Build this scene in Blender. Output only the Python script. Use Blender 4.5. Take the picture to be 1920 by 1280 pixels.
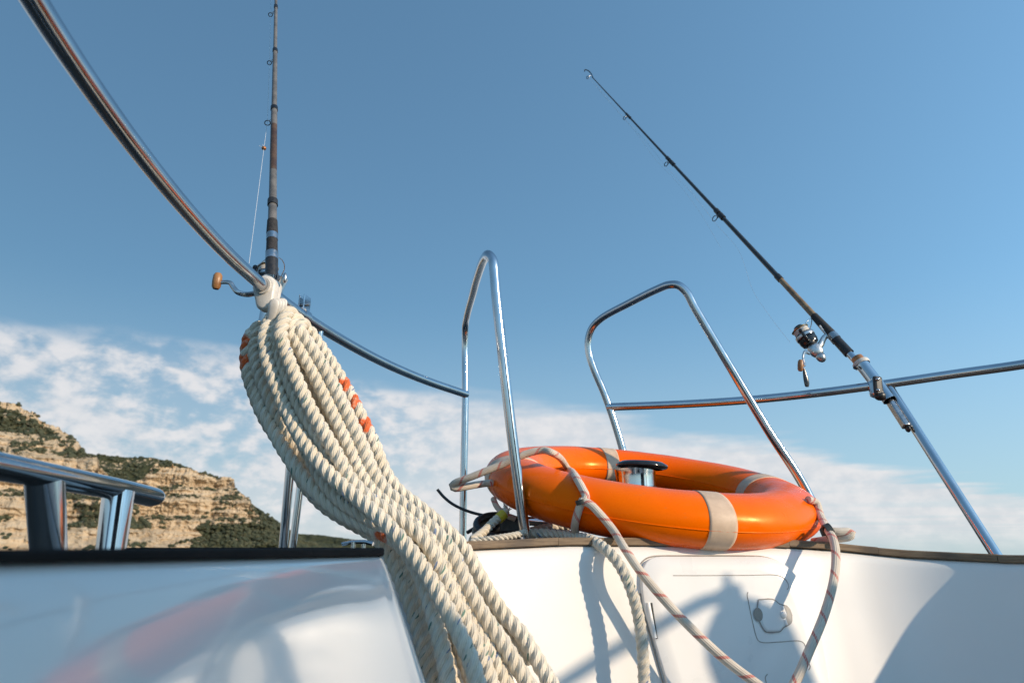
import bpy, bmesh, math, random
from mathutils import Vector, Matrix, noise
from mathutils.geometry import tessellate_polygon

R = math.radians
random.seed(7)
scene = bpy.context.scene
for o in list(bpy.data.objects):
    bpy.data.objects.remove(o)
COL = scene.collection

# ------------------------------------------------------------------ camera
H = 2.1                      # eye height over the sea
F = 1280.0                   # focal length in pixels of a 1920 wide picture
TH = math.atan((1040 - 640) / F)
CT, ST = math.cos(TH), math.sin(TH)
cam = bpy.data.cameras.new('camera')
cam.sensor_width = 36.0
cam.lens = 36.0 * F / 1920.0
cam.clip_start = 0.02
cam.clip_end = 60000
cam.dof.use_dof = True
cam.dof.focus_distance = 1.33
cam.dof.aperture_fstop = 7.1
camo = bpy.data.objects.new('camera', cam)
camo.location = (0, 0, H)
camo.rotation_euler = (R(90) + TH, 0, 0)
COL.objects.link(camo)
scene.camera = camo

# ------------------------------------------------------------------ light
SUN = Vector((0.81, -0.46, 0.37)).normalized()
EL = math.asin(SUN.z)
AZ = math.atan2(SUN.x, SUN.y)
world = bpy.data.worlds.new('World')
scene.world = world
world.use_nodes = True
wt = world.node_tree
wt.nodes.clear()


def N(tree, typ, **kw):
    n = tree.nodes.new(typ)
    for k, v in kw.items():
        if k.startswith('i_'):
            key = k[2:]
            key = int(key) if key.isdigit() else key.replace('_', ' ')
            n.inputs[key].default_value = v
        else:
            setattr(n, k, v)
    return n


def L(tree, a, b):
    tree.links.new(a, b)


def math_node(tree, op, a, b=None, c=None, clamp=False):
    n = tree.nodes.new('ShaderNodeMath')
    n.operation = op
    n.use_clamp = clamp
    for i, v in enumerate((a, b, c)):
        if v is None:
            continue
        if isinstance(v, (int, float)):
            n.inputs[i].default_value = v
        else:
            tree.links.new(v, n.inputs[i])
    return n.outputs[0]


def maprange(tree, v, a, b, c=0.0, d=1.0, smooth=True):
    n = tree.nodes.new('ShaderNodeMapRange')
    n.interpolation_type = 'SMOOTHSTEP' if smooth else 'LINEAR'
    tree.links.new(v, n.inputs[0])
    for i, x in enumerate((a, b, c, d)):
        n.inputs[1 + i].default_value = x
    return n.outputs[0]


def mixc(tree, fac, a, b, blend='MIX'):
    n = tree.nodes.new('ShaderNodeMix')
    n.data_type = 'RGBA'
    n.blend_type = blend
    for s, v in ((n.inputs[0], fac), (n.inputs[6], a), (n.inputs[7], b)):
        if isinstance(v, (int, float)):
            s.default_value = v
        elif isinstance(v, tuple):
            s.default_value = v if len(v) == 4 else v + (1,)
        else:
            tree.links.new(v, s)
    return n.outputs[2]


def build_world():
    t = wt
    out = N(t, 'ShaderNodeOutputWorld')
    bg = N(t, 'ShaderNodeBackground')
    bg.inputs[1].default_value = 0.12
    sky = N(t, 'ShaderNodeTexSky')
    sky.sky_type = 'NISHITA'
    sky.sun_disc = False
    sky.sun_elevation = EL
    sky.sun_rotation = AZ
    sky.altitude = 0
    sky.air_density = 1.0
    sky.dust_density = 0.5
    sky.ozone_density = 3.0
    tc = N(t, 'ShaderNodeTexCoord')
    sep = N(t, 'ShaderNodeSeparateXYZ')
    L(t, tc.outputs['Generated'], sep.inputs[0])
    z = math_node(t, 'MAXIMUM', sep.outputs[2], 0.012)
    u = math_node(t, 'DIVIDE', sep.outputs[0], z)
    v = math_node(t, 'DIVIDE', sep.outputs[1], z)
    comb = N(t, 'ShaderNodeCombineXYZ')
    L(t, u, comb.inputs[0]); L(t, v, comb.inputs[1])
    P = comb.outputs[0]
    # a sheet of altocumulus whose edge is a straight line across the sky plane
    big = N(t, 'ShaderNodeTexNoise', i_Scale=0.55, i_Detail=4.0, i_Roughness=0.55)
    L(t, P, big.inputs['Vector'])
    edge = math_node(t, 'ADD', math_node(t, 'SUBTRACT', v, math_node(t, 'MULTIPLY', u, 0.85)), -4.6)
    edge = math_node(t, 'ADD', edge, math_node(t, 'MULTIPLY', math_node(t, 'SUBTRACT', big.outputs[0], 0.5), 3.2))
    cover = maprange(t, edge, -0.4, 0.6)
    # the broken western half of the sheet, the veiled eastern half
    west = maprange(t, math_node(t, 'SUBTRACT', math_node(t, 'MULTIPLY', v, -0.16), u), -1.0, 0.55)
    mp = N(t, 'ShaderNodeMapping')
    mp.inputs['Scale'].default_value = (1.0, 1.0, 1.75)
    mp.inputs['Rotation'].default_value = (R(5), R(-7), 0)
    L(t, tc.outputs['Generated'], mp.inputs['Vector'])
    puff = N(t, 'ShaderNodeTexNoise', i_Scale=30.0, i_Detail=6.0, i_Roughness=0.58, i_Distortion=0.1)
    L(t, mp.outputs[0], puff.inputs['Vector'])
    lump = N(t, 'ShaderNodeTexNoise', i_Scale=9.0, i_Detail=3.0, i_Roughness=0.5)
    L(t, mp.outputs[0], lump.inputs['Vector'])
    both = math_node(t, 'ADD', math_node(t, 'MULTIPLY', puff.outputs[0], 0.6), math_node(t, 'MULTIPLY', lump.outputs[0], 0.4))
    puffs = maprange(t, both, 0.38, 0.60, 0.12, 0.95)
    mp2 = N(t, 'ShaderNodeMapping')
    mp2.inputs['Rotation'].default_value = (0, 0, R(-40))
    mp2.inputs['Scale'].default_value = (0.34, 0.75, 1.0)
    L(t, P, mp2.inputs['Vector'])
    veil = N(t, 'ShaderNodeTexNoise', i_Scale=0.6, i_Detail=3.0, i_Roughness=0.45, i_Distortion=0.3)
    L(t, mp2.outputs[0], veil.inputs['Vector'])
    veils = maprange(t, math_node(t, 'ADD', math_node(t, 'MULTIPLY', veil.outputs[0], 0.78), math_node(t, 'MULTIPLY', puff.outputs[0], 0.22)), 0.30, 0.55, 0.70, 1.0)
    far = maprange(t, v, 6.0, 11.0)
    puffs2 = math_node(t, 'MAXIMUM', puffs, math_node(t, 'MULTIPLY', far, 0.6))
    puffs3 = math_node(t, 'MULTIPLY', puffs2, 0.9)
    dens = math_node(t, 'ADD', math_node(t, 'MULTIPLY', west, puffs3),
                     math_node(t, 'MULTIPLY', math_node(t, 'SUBTRACT', 1.0, west), math_node(t, 'MULTIPLY', veils, 0.88)))
    dens = math_node(t, 'MULTIPLY', dens, cover)
    low = maprange(t, sep.outputs[2], 0.0, 0.035, 0.35, 1.0)
    dens = math_node(t, 'MULTIPLY', dens, low, clamp=True)
    pale = maprange(t, sep.outputs[2], 0.02, 0.36, 0.55, 0.0)
    tone = maprange(t, puff.outputs[0], 0.35, 0.7, 0.0, 1.0)
    ccol = mixc(t, tone, CLOUD_LO, CLOUD_HI)
    # the air is a little brighter towards the sun's side of the sky
    sd = math_node(t, 'ADD', math_node(t, 'MULTIPLY', sep.outputs[0], SUN.x), math_node(t, 'MULTIPLY', sep.outputs[1], SUN.y))
    sf = math_node(t, 'ADD', 1.22, math_node(t, 'MULTIPLY', sd, 0.65))
    cg = N(t, 'ShaderNodeCombineXYZ')
    for k in range(3):
        L(t, sf, cg.inputs[k])
    gm = N(t, 'ShaderNodeGamma')
    gm.inputs[1].default_value = 0.62
    L(t, sky.outputs[0], gm.inputs[0])
    grade = mixc(t, 1.0, gm.outputs[0], SKY_TINT, 'MULTIPLY')
    grade = mixc(t, 1.0, grade, cg.outputs[0], 'MULTIPLY')
    grade = mixc(t, pale, grade, (2.9, 3.6, 4.05, 1))
    col = mixc(t, dens, grade, ccol)
    L(t, col, bg.inputs[0])
    L(t, bg.outputs[0], out.inputs[0])


SKY_TINT = (0.96, 1.43, 1.64, 1)
CLOUD_LO = (4.3, 4.4, 4.6, 1)
CLOUD_HI = (5.2, 5.05, 5.05, 1)
build_world()

sl = bpy.data.lights.new('sun', 'SUN')
sl.energy = 3.2
sl.angle = R(0.6)
sl.color = (1.0, 0.81, 0.60)
so = bpy.data.objects.new('sun', sl)
so.rotation_euler = SUN.to_track_quat('Z', 'Y').to_euler()
so.location = (6, -3, 8)
COL.objects.link(so)

vs = scene.view_settings
vs.view_transform = 'Standard'
vs.look = 'None'
vs.exposure = 0.45
vs.gamma = 1
vs.use_curve_mapping = False
scene.cycles.use_denoising = True
scene.cycles.max_bounces = 8
scene.cycles.caustics_reflective = False
scene.cycles.caustics_refractive = False


# ------------------------------------------------------------------ helpers
def ray(px, py):
    x = (px - 960) / F
    up = (640 - py) / F
    return Vector((x, CT - up * ST, ST + up * CT))


def at(px, py, Y):
    """world point on the sight line of a picture point, Y metres aft of the camera"""
    d = ray(px, py)
    return Vector((0, 0, H)) + d * (Y / d.y)


def on_line(P0, P1, px, py):
    d = ray(px, py).normalized()
    u = P1 - P0
    w = P0 - Vector((0, 0, H))
    a, b, c = u.dot(u), u.dot(d), 1.0
    dd, e = u.dot(w), d.dot(w)
    t = (b * e - c * dd) / (a * c - b * b)
    return P0 + u * t, t


def W(x, y, z):
    return Vector((x, y, z + H))


ROOTLOC = {}


def empty(name, loc, label, cat, group=None):
    o = bpy.data.objects.new(name, None)
    o.empty_display_size = 0.05
    o.location = loc
    o['label'] = label
    o['category'] = cat
    if group:
        o['group'] = group
    COL.objects.link(o)
    ROOTLOC[o.name] = Vector(loc)
    return o


def tag(o, label, cat, group=None):
    o['label'] = label
    o['category'] = cat
    if group:
        o['group'] = group
    return o


def link(name, me, mat, parent=None, smooth=True, base=None):
    """me holds world coordinates; they are moved to the parent's (or base) origin"""
    if base is None:
        base = Vector((0, 0, 0))
        if parent is not None:
            base = ROOTLOC[parent.name]
    me.transform(Matrix.Translation(-base))
    o = bpy.data.objects.new(name, me)
    if mat is not None:
        me.materials.append(mat)
    if smooth:
        for p in me.polygons:
            p.use_smooth = True
    COL.objects.link(o)
    if parent is not None:
        o.parent = parent
    else:
        o.location = base
    ROOTLOC[o.name] = Vector(base)
    return o


def struct(o):
    o['kind'] = 'structure'
    return o


def mesh_from(verts, faces, uvs=None, attr=None):
    me = bpy.data.meshes.new('mesh')
    me.from_pydata([tuple(v) for v in verts], [], faces)
    if uvs is not None:
        ul = me.uv_layers.new(name='UVMap')
        for lp in me.loops:
            ul.data[lp.index].uv = uvs[lp.vertex_index]
    if attr is not None:
        for nm, vals in attr.items():
            a = me.attributes.new(nm, 'FLOAT', 'POINT')
            a.data.foreach_set('value', vals)
    me.update()
    return me


def catmull(pts, n):
    pts = [Vector(p) for p in pts]
    if len(pts) == 2:
        return [pts[0].lerp(pts[1], i / n) for i in range(n + 1)]
    P = [pts[0] * 2 - pts[1]] + pts + [pts[-1] * 2 - pts[-2]]
    out = []
    for i in range(1, len(P) - 2):
        p0, p1, p2, p3 = P[i - 1:i + 3]
        # centripetal parametrisation keeps tight bends clean
        t0 = 0
        t1 = t0 + max((p1 - p0).length, 1e-6) ** 0.5
        t2 = t1 + max((p2 - p1).length, 1e-6) ** 0.5
        t3 = t2 + max((p3 - p2).length, 1e-6) ** 0.5
        for k in range(n):
            t = t1 + (t2 - t1) * k / n
            a1 = p0 * ((t1 - t) / (t1 - t0)) + p1 * ((t - t0) / (t1 - t0))
            a2 = p1 * ((t2 - t) / (t2 - t1)) + p2 * ((t - t1) / (t2 - t1))
            a3 = p2 * ((t3 - t) / (t3 - t2)) + p3 * ((t - t2) / (t3 - t2))
            b1 = a1 * ((t2 - t) / (t2 - t0)) + a2 * ((t - t0) / (t2 - t0))
            b2 = a2 * ((t3 - t) / (t3 - t1)) + a3 * ((t - t1) / (t3 - t1))
            out.append(b1 * ((t2 - t) / (t2 - t1)) + b2 * ((t - t1) / (t2 - t1)))
    out.append(pts[-1].copy())
    return out


def resample(path, step):
    L_ = [0.0]
    for a, b in zip(path, path[1:]):
        L_.append(L_[-1] + (b - a).length)
    tot = L_[-1]
    n = max(2, int(round(tot / step)))
    out = []
    j = 0
    for i in range(n + 1):
        s = tot * i / n
        while j < len(L_) - 2 and L_[j + 1] < s:
            j += 1
        d = L_[j + 1] - L_[j]
        out.append(path[j].lerp(path[j + 1], 0 if d < 1e-9 else (s - L_[j]) / d))
    return out, tot


def frames(path):
    T = []
    n = len(path)
    for i in range(n):
        a = path[max(i - 1, 0)]
        b = path[min(i + 1, n - 1)]
        T.append((b - a).normalized())
    ref = Vector((0, 0, 1)) if abs(T[0].z) < 0.9 else Vector((1, 0, 0))
    u = (ref - T[0] * ref.dot(T[0])).normalized()
    fr = []
    for i in range(n):
        u = (u - T[i] * u.dot(T[i]))
        u = u.normalized() if u.length > 1e-9 else fr[-1][1]
        fr.append((T[i], u, T[i].cross(u)))
    return fr


def tube_data(path, rad, segs=16, caps=True, flat=None):
    fr = frames(path)
    n = len(path)
    V, Fc, UV = [], [], []
    s = 0
    for i in range(n):
        r = rad(i / (n - 1)) if callable(rad) else rad
        if i:
            s += (path[i] - path[i - 1]).length
        for k in range(segs + 1):
            a = 2 * math.pi * k / segs
            ru, rv = r, r
            if flat:
                ru, rv = r * flat[0], r * flat[1]
            V.append(path[i] + fr[i][1] * (math.cos(a) * ru) + fr[i][2] * (math.sin(a) * rv))
            UV.append((k / segs, s))
    m = segs + 1
    for i in range(n - 1):
        for k in range(segs):
            Fc.append((i * m + k, i * m + k + 1, (i + 1) * m + k + 1, (i + 1) * m + k))
    if caps:
        for i, rev in ((0, True), (n - 1, False)):
            b = len(V)
            ring = [i * m + k for k in range(segs)]
            for q in ring:
                V.append(V[q].copy()); UV.append(UV[q])
            f = list(range(b, b + segs))
            Fc.append(tuple(reversed(f)) if rev else tuple(f))
    return V, Fc, UV


def tube(name, path, rad, mat, parent=None, segs=16, caps=True, base=None, flat=None):
    V, Fc, UV = tube_data(path, rad, segs, caps, flat)
    return link(name, mesh_from(V, Fc, UV), mat, parent, base=base)


def axis_frame(ax, hint=None):
    ax = ax.normalized()
    h = hint or (Vector((0, 0, 1)) if abs(ax.z) < 0.9 else Vector((1, 0, 0)))
    u = (h - ax * h.dot(ax)).normalized()
    return u, ax.cross(u), ax


def lathe_data(prof, org, ax, segs=32, hint=None, squash=(1, 1)):
    """prof: list of (radius, height along axis); sharp corners come from repeated points"""
    u, v, w = axis_frame(ax, hint)
    V, Fc, UV = [], [], []
    for r, h in prof:
        for k in range(segs):
            a = 2 * math.pi * k / segs
            V.append(org + w * h + u * (r * math.cos(a) * squash[0]) + v * (r * math.sin(a) * squash[1]))
            UV.append((k / segs, h))
    for i in range(len(prof) - 1):
        if prof[i] == prof[i + 1]:
            continue
        for k in range(segs):
            k2 = (k + 1) % segs
            Fc.append((i * segs + k, i * segs + k2, (i + 1) * segs + k2, (i + 1) * segs + k))
    return V, Fc, UV


def lathe(name, prof, org, ax, mat, parent=None, segs=32, hint=None, base=None, squash=(1, 1)):
    # repeat inner points so that edges shade crisply
    p = []
    for i, q in enumerate(prof):
        p.append(q)
        if 0 < i < len(prof) - 1:
            a = Vector(prof[i]) - Vector(prof[i - 1])
            b = Vector(prof[i + 1]) - Vector(q)
            if a.length > 1e-9 and b.length > 1e-9 and a.angle(b) > R(50):
                p.append(q)
    V, Fc, UV = lathe_data(p, org, ax, segs, hint, squash)
    return link(name, mesh_from(V, Fc, UV), mat, parent, base=base)


def box_mesh(c, sx, sy, sz, X=Vector((1, 0, 0)), Y=Vector((0, 1, 0)), bevel=0.0, segs=2):
    X = X.normalized()
    Z = X.cross(Y).normalized()
    Y = Z.cross(X)
    bm = bmesh.new()
    bmesh.ops.create_cube(bm, size=1)
    for v in bm.verts:
        v.co = Vector((v.co.x * sx, v.co.y * sy, v.co.z * sz))
    if bevel:
        bmesh.ops.bevel(bm, geom=bm.edges[:], offset=bevel, segments=segs, affect='EDGES', profile=0.5)
    M = Matrix((X, Y, Z)).transposed()
    for v in bm.verts:
        v.co = M @ v.co + c
    me = bpy.data.meshes.new('mesh')
    bm.to_mesh(me)
    bm.free()
    return me


def box(name, c, sx, sy, sz, mat, parent=None, X=Vector((1, 0, 0)), Y=Vector((0, 1, 0)), bevel=0.0, base=None):
    return link(name, box_mesh(c, sx, sy, sz, X, Y, bevel), mat, parent, smooth=False, base=base)


def ellipsoid(name, c, rx, ry, rz, mat, parent=None, X=Vector((1, 0, 0)), Y=Vector((0, 1, 0)), power=1.0, base=None):
    X = X.normalized()
    Z = X.cross(Y).normalized()
    Y = Z.cross(X)
    V, Fc = [], []
    nu, nv = 24, 14
    sg = lambda q: math.copysign(abs(q) ** power, q)
    for j in range(nv + 1):
        b = -math.pi / 2 + math.pi * j / nv
        for i in range(nu):
            a = 2 * math.pi * i / nu
            x, y, z = sg(math.cos(b)) * sg(math.cos(a)), sg(math.cos(b)) * sg(math.sin(a)), sg(math.sin(b))
            V.append(c + X * (x * rx) + Y * (y * ry) + Z * (z * rz))
    for j in range(nv):
        for i in range(nu):
            i2 = (i + 1) % nu
            Fc.append((j * nu + i, j * nu + i2, (j + 1) * nu + i2, (j + 1) * nu + i))
    return link(name, mesh_from(V, Fc), mat, parent, base=base)


def torus_path(c, ax, r, n=40, hint=None):
    u, v, w = axis_frame(ax, hint)
    return [c + u * (r * math.cos(2 * math.pi * i / n)) + v * (r * math.sin(2 * math.pi * i / n)) for i in range(n + 1)]


# ------------------------------------------------------------------ materials
MATS = {}


def principled(name, base, rough=0.5, metal=0.0, **kw):
    m = bpy.data.materials.new(name)
    m.use_nodes = True
    t = m.node_tree
    b = t.nodes['Principled BSDF']
    if isinstance(base, tuple):
        b.inputs['Base Color'].default_value = base + (1,) if len(base) == 3 else base
    b.inputs['Roughness'].default_value = rough
    b.inputs['Metallic'].default_value = metal
    for k, v in kw.items():
        b.inputs[k.replace('_', ' ')].default_value = v
    MATS[name] = m
    return m, t, b


def noise_tex(t, scale, detail=4.0, rough=0.55, coord='Object', mapping=None, dist=0.0):
    tc = N(t, 'ShaderNodeTexCoord')
    n = N(t, 'ShaderNodeTexNoise')
    n.inputs['Scale'].default_value = scale
    n.inputs['Detail'].default_value = detail
    n.inputs['Roughness'].default_value = rough
    n.inputs['Distortion'].default_value = dist
    src = tc.outputs[coord]
    if mapping:
        mp = N(t, 'ShaderNodeMapping')
        mp.inputs['Scale'].default_value = mapping
        L(t, src, mp.inputs['Vector'])
        src = mp.outputs[0]
    L(t, src, n.inputs['Vector'])
    return n.outputs[0]


def bump(t, b, h, strength=0.3, dist=0.001):
    n = N(t, 'ShaderNodeBump')
    n.inputs['Strength'].default_value = strength
    n.inputs['Distance'].default_value = dist
    L(t, h, n.inputs['Height'])
    L(t, n.outputs[0], b.inputs['Normal'])


def mottled(name, c1, c2, scale, rough=0.5, metal=0.0, lo=0.35, hi=0.65, rvar=0.1, bmp=None, **kw):
    m, t, b = principled(name, c1, rough, metal, **kw)
    n = noise_tex(t, scale)
    f = maprange(t, n, lo, hi)
    L(t, mixc(t, f, c1, c2), b.inputs['Base Color'])
    n2 = noise_tex(t, scale * 2.7, 5)
    L(t, maprange(t, n2, 0.25, 0.75, max(0.02, rough - rvar), rough + rvar), b.inputs['Roughness'])
    if bmp:
        bump(t, b, noise_tex(t, bmp[0], 5), bmp[1], bmp[2])
    return m


GEL = mottled('gelcoat', (0.82, 0.79, 0.75), (0.785, 0.755, 0.715), 3.0, 0.08, rvar=0.03, bmp=(3.5, 0.05, 0.004),
              Coat_Weight=0.3, Coat_Roughness=0.04)
GELS = mottled('satin_gelcoat', (0.82, 0.79, 0.75), (0.785, 0.755, 0.715), 3.0, 0.34, rvar=0.06, bmp=(3.5, 0.05, 0.004))
GEL2 = mottled('gelcoat_lid', (0.79, 0.775, 0.75), (0.76, 0.745, 0.72), 5.0, 0.30, rvar=0.05, bmp=(90, 0.05, 0.0006))
STEEL = mottled('polished_steel', (0.57, 0.58, 0.60), (0.50, 0.51, 0.53), 14.0, 0.12, 1.0, rvar=0.04)
BRUSH = mottled('dull_steel', (0.50, 0.50, 0.51), (0.38, 0.37, 0.36), 60.0, 0.28, 1.0, rvar=0.1)
ALU = mottled('cast_aluminium', (0.60, 0.60, 0.60), (0.45, 0.44, 0.43), 80.0, 0.35, 1.0, rvar=0.1)
BLACK = mottled('black_plastic', (0.014, 0.014, 0.015), (0.03, 0.028, 0.027), 120.0, 0.42, rvar=0.12, bmp=(500, 0.15, 0.0005))
FOAM = mottled('black_foam_grip', (0.016, 0.015, 0.015), (0.035, 0.03, 0.028), 220.0, 0.75, rvar=0.1, bmp=(900, 0.5, 0.0006))
GLOSSBLK = mottled('gloss_black', (0.012, 0.013, 0.016), (0.02, 0.02, 0.022), 50.0, 0.12, rvar=0.05)
WHITEP = mottled('white_plastic', (0.72, 0.67, 0.60), (0.62, 0.57, 0.50), 45.0, 0.38, rvar=0.1, bmp=(300, 0.15, 0.0005))
WOOD = mottled('oiled_wood', (0.36, 0.17, 0.06), (0.24, 0.10, 0.03), 60.0, 0.38, rvar=0.08)
GOLD = mottled('gold_anodised', (0.62, 0.40, 0.14), (0.45, 0.28, 0.10), 70.0, 0.25, 1.0)
CARBON = mottled('graphite_blank', (0.022, 0.026, 0.030), (0.04, 0.04, 0.04), 60.0, 0.25, rvar=0.1)
GREYROD = mottled('grey_blank', (0.16, 0.15, 0.14), (0.10, 0.095, 0.09), 50.0, 0.3, rvar=0.1)
BROWNROD = mottled('brown_blank', (0.055, 0.03, 0.02), (0.10, 0.06, 0.035), 40.0, 0.3, rvar=0.1)
GOLDROD = mottled('golden_blank', (0.28, 0.19, 0.10), (0.16, 0.10, 0.05), 40.0, 0.3, rvar=0.1)
COPPER = mottled('copper_ring', (0.55, 0.24, 0.10), (0.40, 0.17, 0.07), 50.0, 0.35, 0.6)
LINE = mottled('nylon_line', (0.70, 0.72, 0.74), (0.62, 0.64, 0.66), 50.0, 0.3)
SPOOLL = mottled('wound_line', (0.62, 0.57, 0.50), (0.50, 0.46, 0.40), 400.0, 0.55, bmp=(900, 0.5, 0.0006))
YTAPE = mottled('yellow_tape', (0.62, 0.50, 0.02), (0.52, 0.40, 0.03), 90.0, 0.4)
TIE = mottled('dark_tie', (0.03, 0.04, 0.04), (0.05, 0.055, 0.05), 90.0, 0.5)
SEAL = mottled('grey_seal', (0.30, 0.265, 0.235), (0.38, 0.34, 0.30), 60.0, 0.6)
RECESS = mottled('beige_recess', (0.42, 0.385, 0.345), (0.36, 0.33, 0.29), 60.0, 0.5)
CANVAS = mottled('canvas', (0.022, 0.024, 0.032), (0.016, 0.018, 0.024), 30.0, 0.8)
DARKGL = mottled('tinted_window', (0.01, 0.01, 0.012), (0.015, 0.015, 0.018), 5.0, 0.05)
BRASSY = mottled('brown_hose', (0.10, 0.075, 0.045), (0.16, 0.12, 0.075), 60.0, 0.5)


def make_orange():
    m, t, b = principled('orange_plastic', (0.95, 0.16, 0.002), 0.30)
    n = noise_tex(t, 4.0, 5)
    c = mixc(t, maprange(t, n, 0.3, 0.7), (0.98, 0.155, 0.0), (0.95, 0.12, 0.0))
    sc = noise_tex(t, 45.0, 6, 0.7, mapping=(1, 1, 3))
    c = mixc(t, maprange(t, sc, 0.60, 0.76, 0, 0.38), c, (0.62, 0.20, 0.06))
    L(t, c, b.inputs['Base Color'])
    n2 = noise_tex(t, 26.0, 5)
    L(t, maprange(t, n2, 0.3, 0.7, 0.22, 0.38), b.inputs['Roughness'])
    n3 = noise_tex(t, 12.0, 6, 0.6)
    bump(t, b, n3, 0.25, 0.0025)
    b.inputs['Specular IOR Level'].default_value = 0.32
    b.inputs['Specular Tint'].default_value = (1.0, 0.55, 0.15, 1)
    return m


ORANGE = make_orange()


def make_band():
    m, t, b = principled('reflective_band', (0.56, 0.50, 0.44), 0.5)
    n = noise_tex(t, 22.0, 6, 0.65)
    c = mixc(t, maprange(t, n, 0.35, 0.7), (0.70, 0.51, 0.36), (0.54, 0.38, 0.26))
    sp = noise_tex(t, 130.0, 4, 0.7)
    c = mixc(t, maprange(t, sp, 0.66, 0.74, 0, 0.6), c, (0.16, 0.10, 0.06))
    L(t, c, b.inputs['Base Color'])
    bump(t, b, noise_tex(t, 60.0, 5), 0.3, 0.0012)
    return m


BAND = make_band()


def make_rope(name, c1, c2, orange=True, dirt=0.5):
    m, t, b = principled(name, c1, 0.82)
    tc = N(t, 'ShaderNodeTexCoord')
    sep = N(t, 'ShaderNodeSeparateXYZ')
    L(t, tc.outputs['UV'], sep.inputs[0])
    # fine yarns running round each strand at a slant
    yarn = math_node(t, 'SINE', math_node(t, 'ADD', math_node(t, 'MULTIPLY', sep.outputs[0], 2 * math.pi * 12),
                                          math_node(t, 'MULTIPLY', sep.outputs[1], 900.0)))
    n = noise_tex(t, 30.0, 5)
    c = mixc(t, maprange(t, n, 0.35, 0.68), c1, c2)
    sa = N(t, 'ShaderNodeAttribute'); sa.attribute_name = 'seed'
    sh = math_node(t, 'FRACT', math_node(t, 'MULTIPLY', math_node(t, 'FLOOR', math_node(t, 'DIVIDE', sa.outputs['Fac'], 7.31)), 0.377))
    c = mixc(t, math_node(t, 'MULTIPLY', sh, 0.42), c, (0.62, 0.54, 0.42))
    grime = noise_tex(t, 7.0, 6, 0.65)
    c = mixc(t, maprange(t, grime, 0.54, 0.78, 0, dirt * 0.8), c, (0.40, 0.35, 0.29))
    c = mixc(t, maprange(t, yarn, -1.0, -0.2, 0.22, 0.0), c, (0.35, 0.29, 0.22))
    # coloured tracer yarn surfacing once in a while
    mp = N(t, 'ShaderNodeMapping')
    mp.inputs['Scale'].default_value = (5.0, 75.0, 1.0)
    L(t, tc.outputs['UV'], mp.inputs['Vector'])
    at_ = N(t, 'ShaderNodeAttribute'); at_.attribute_name = 'seed'
    cx = N(t, 'ShaderNodeCombineXYZ')
    L(t, at_.outputs['Fac'], cx.inputs[2])
    ad = N(t, 'ShaderNodeVectorMath'); ad.operation = 'ADD'
    L(t, mp.outputs[0], ad.inputs[0]); L(t, cx.outputs[0], ad.inputs[1])
    vor = N(t, 'ShaderNodeTexVoronoi'); vor.inputs['Scale'].default_value = 1.0
    L(t, ad.outputs[0], vor.inputs['Vector'])
    near = maprange(t, vor.outputs['Distance'], 0.26, 0.34, 1.0, 0.0)
    vs_ = N(t, 'ShaderNodeSeparateColor')
    L(t, vor.outputs['Color'], vs_.inputs[0])
    pick = math_node(t, 'GREATER_THAN', vs_.outputs[0], 0.83)
    fl = math_node(t, 'MULTIPLY', near, pick)
    fc = mixc(t, math_node(t, 'GREATER_THAN', vs_.outputs[1], 0.62), (0.02, 0.14, 0.11), (0.06, 0.14, 0.30))
    c = mixc(t, math_node(t, 'MULTIPLY', fl, 0.85), c, fc)
    if orange:
        a = N(t, 'ShaderNodeAttribute'); a.attribute_name = 'mark'
        on = noise_tex(t, 160.0, 3)
        f = math_node(t, 'MULTIPLY', a.outputs['Fac'], maprange(t, on, 0.25, 0.5, 0.55, 1.0), clamp=True)
        c = mixc(t, f, c, (0.72, 0.13, 0.03))
    L(t, c, b.inputs['Base Color'])
    fine = noise_tex(t, 700.0, 3)
    h = math_node(t, 'ADD', math_node(t, 'MULTIPLY', yarn, 0.5), fine)
    bump(t, b, h, 0.55, 0.0008)
    b.inputs['Sheen Weight'].default_value = 0.25
    b.inputs['Sheen Roughness'].default_value = 0.4
    b.inputs['Subsurface Weight'].default_value = 0.08
    b.inputs['Subsurface Radius'].default_value = (0.006, 0.005, 0.003)
    return m


ROPE = make_rope('laid_rope', (0.80, 0.725, 0.60), (0.71, 0.625, 0.485))
ROPE2 = make_rope('worn_rope', (0.68, 0.63, 0.53), (0.58, 0.52, 0.42), False, 0.7)


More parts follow.
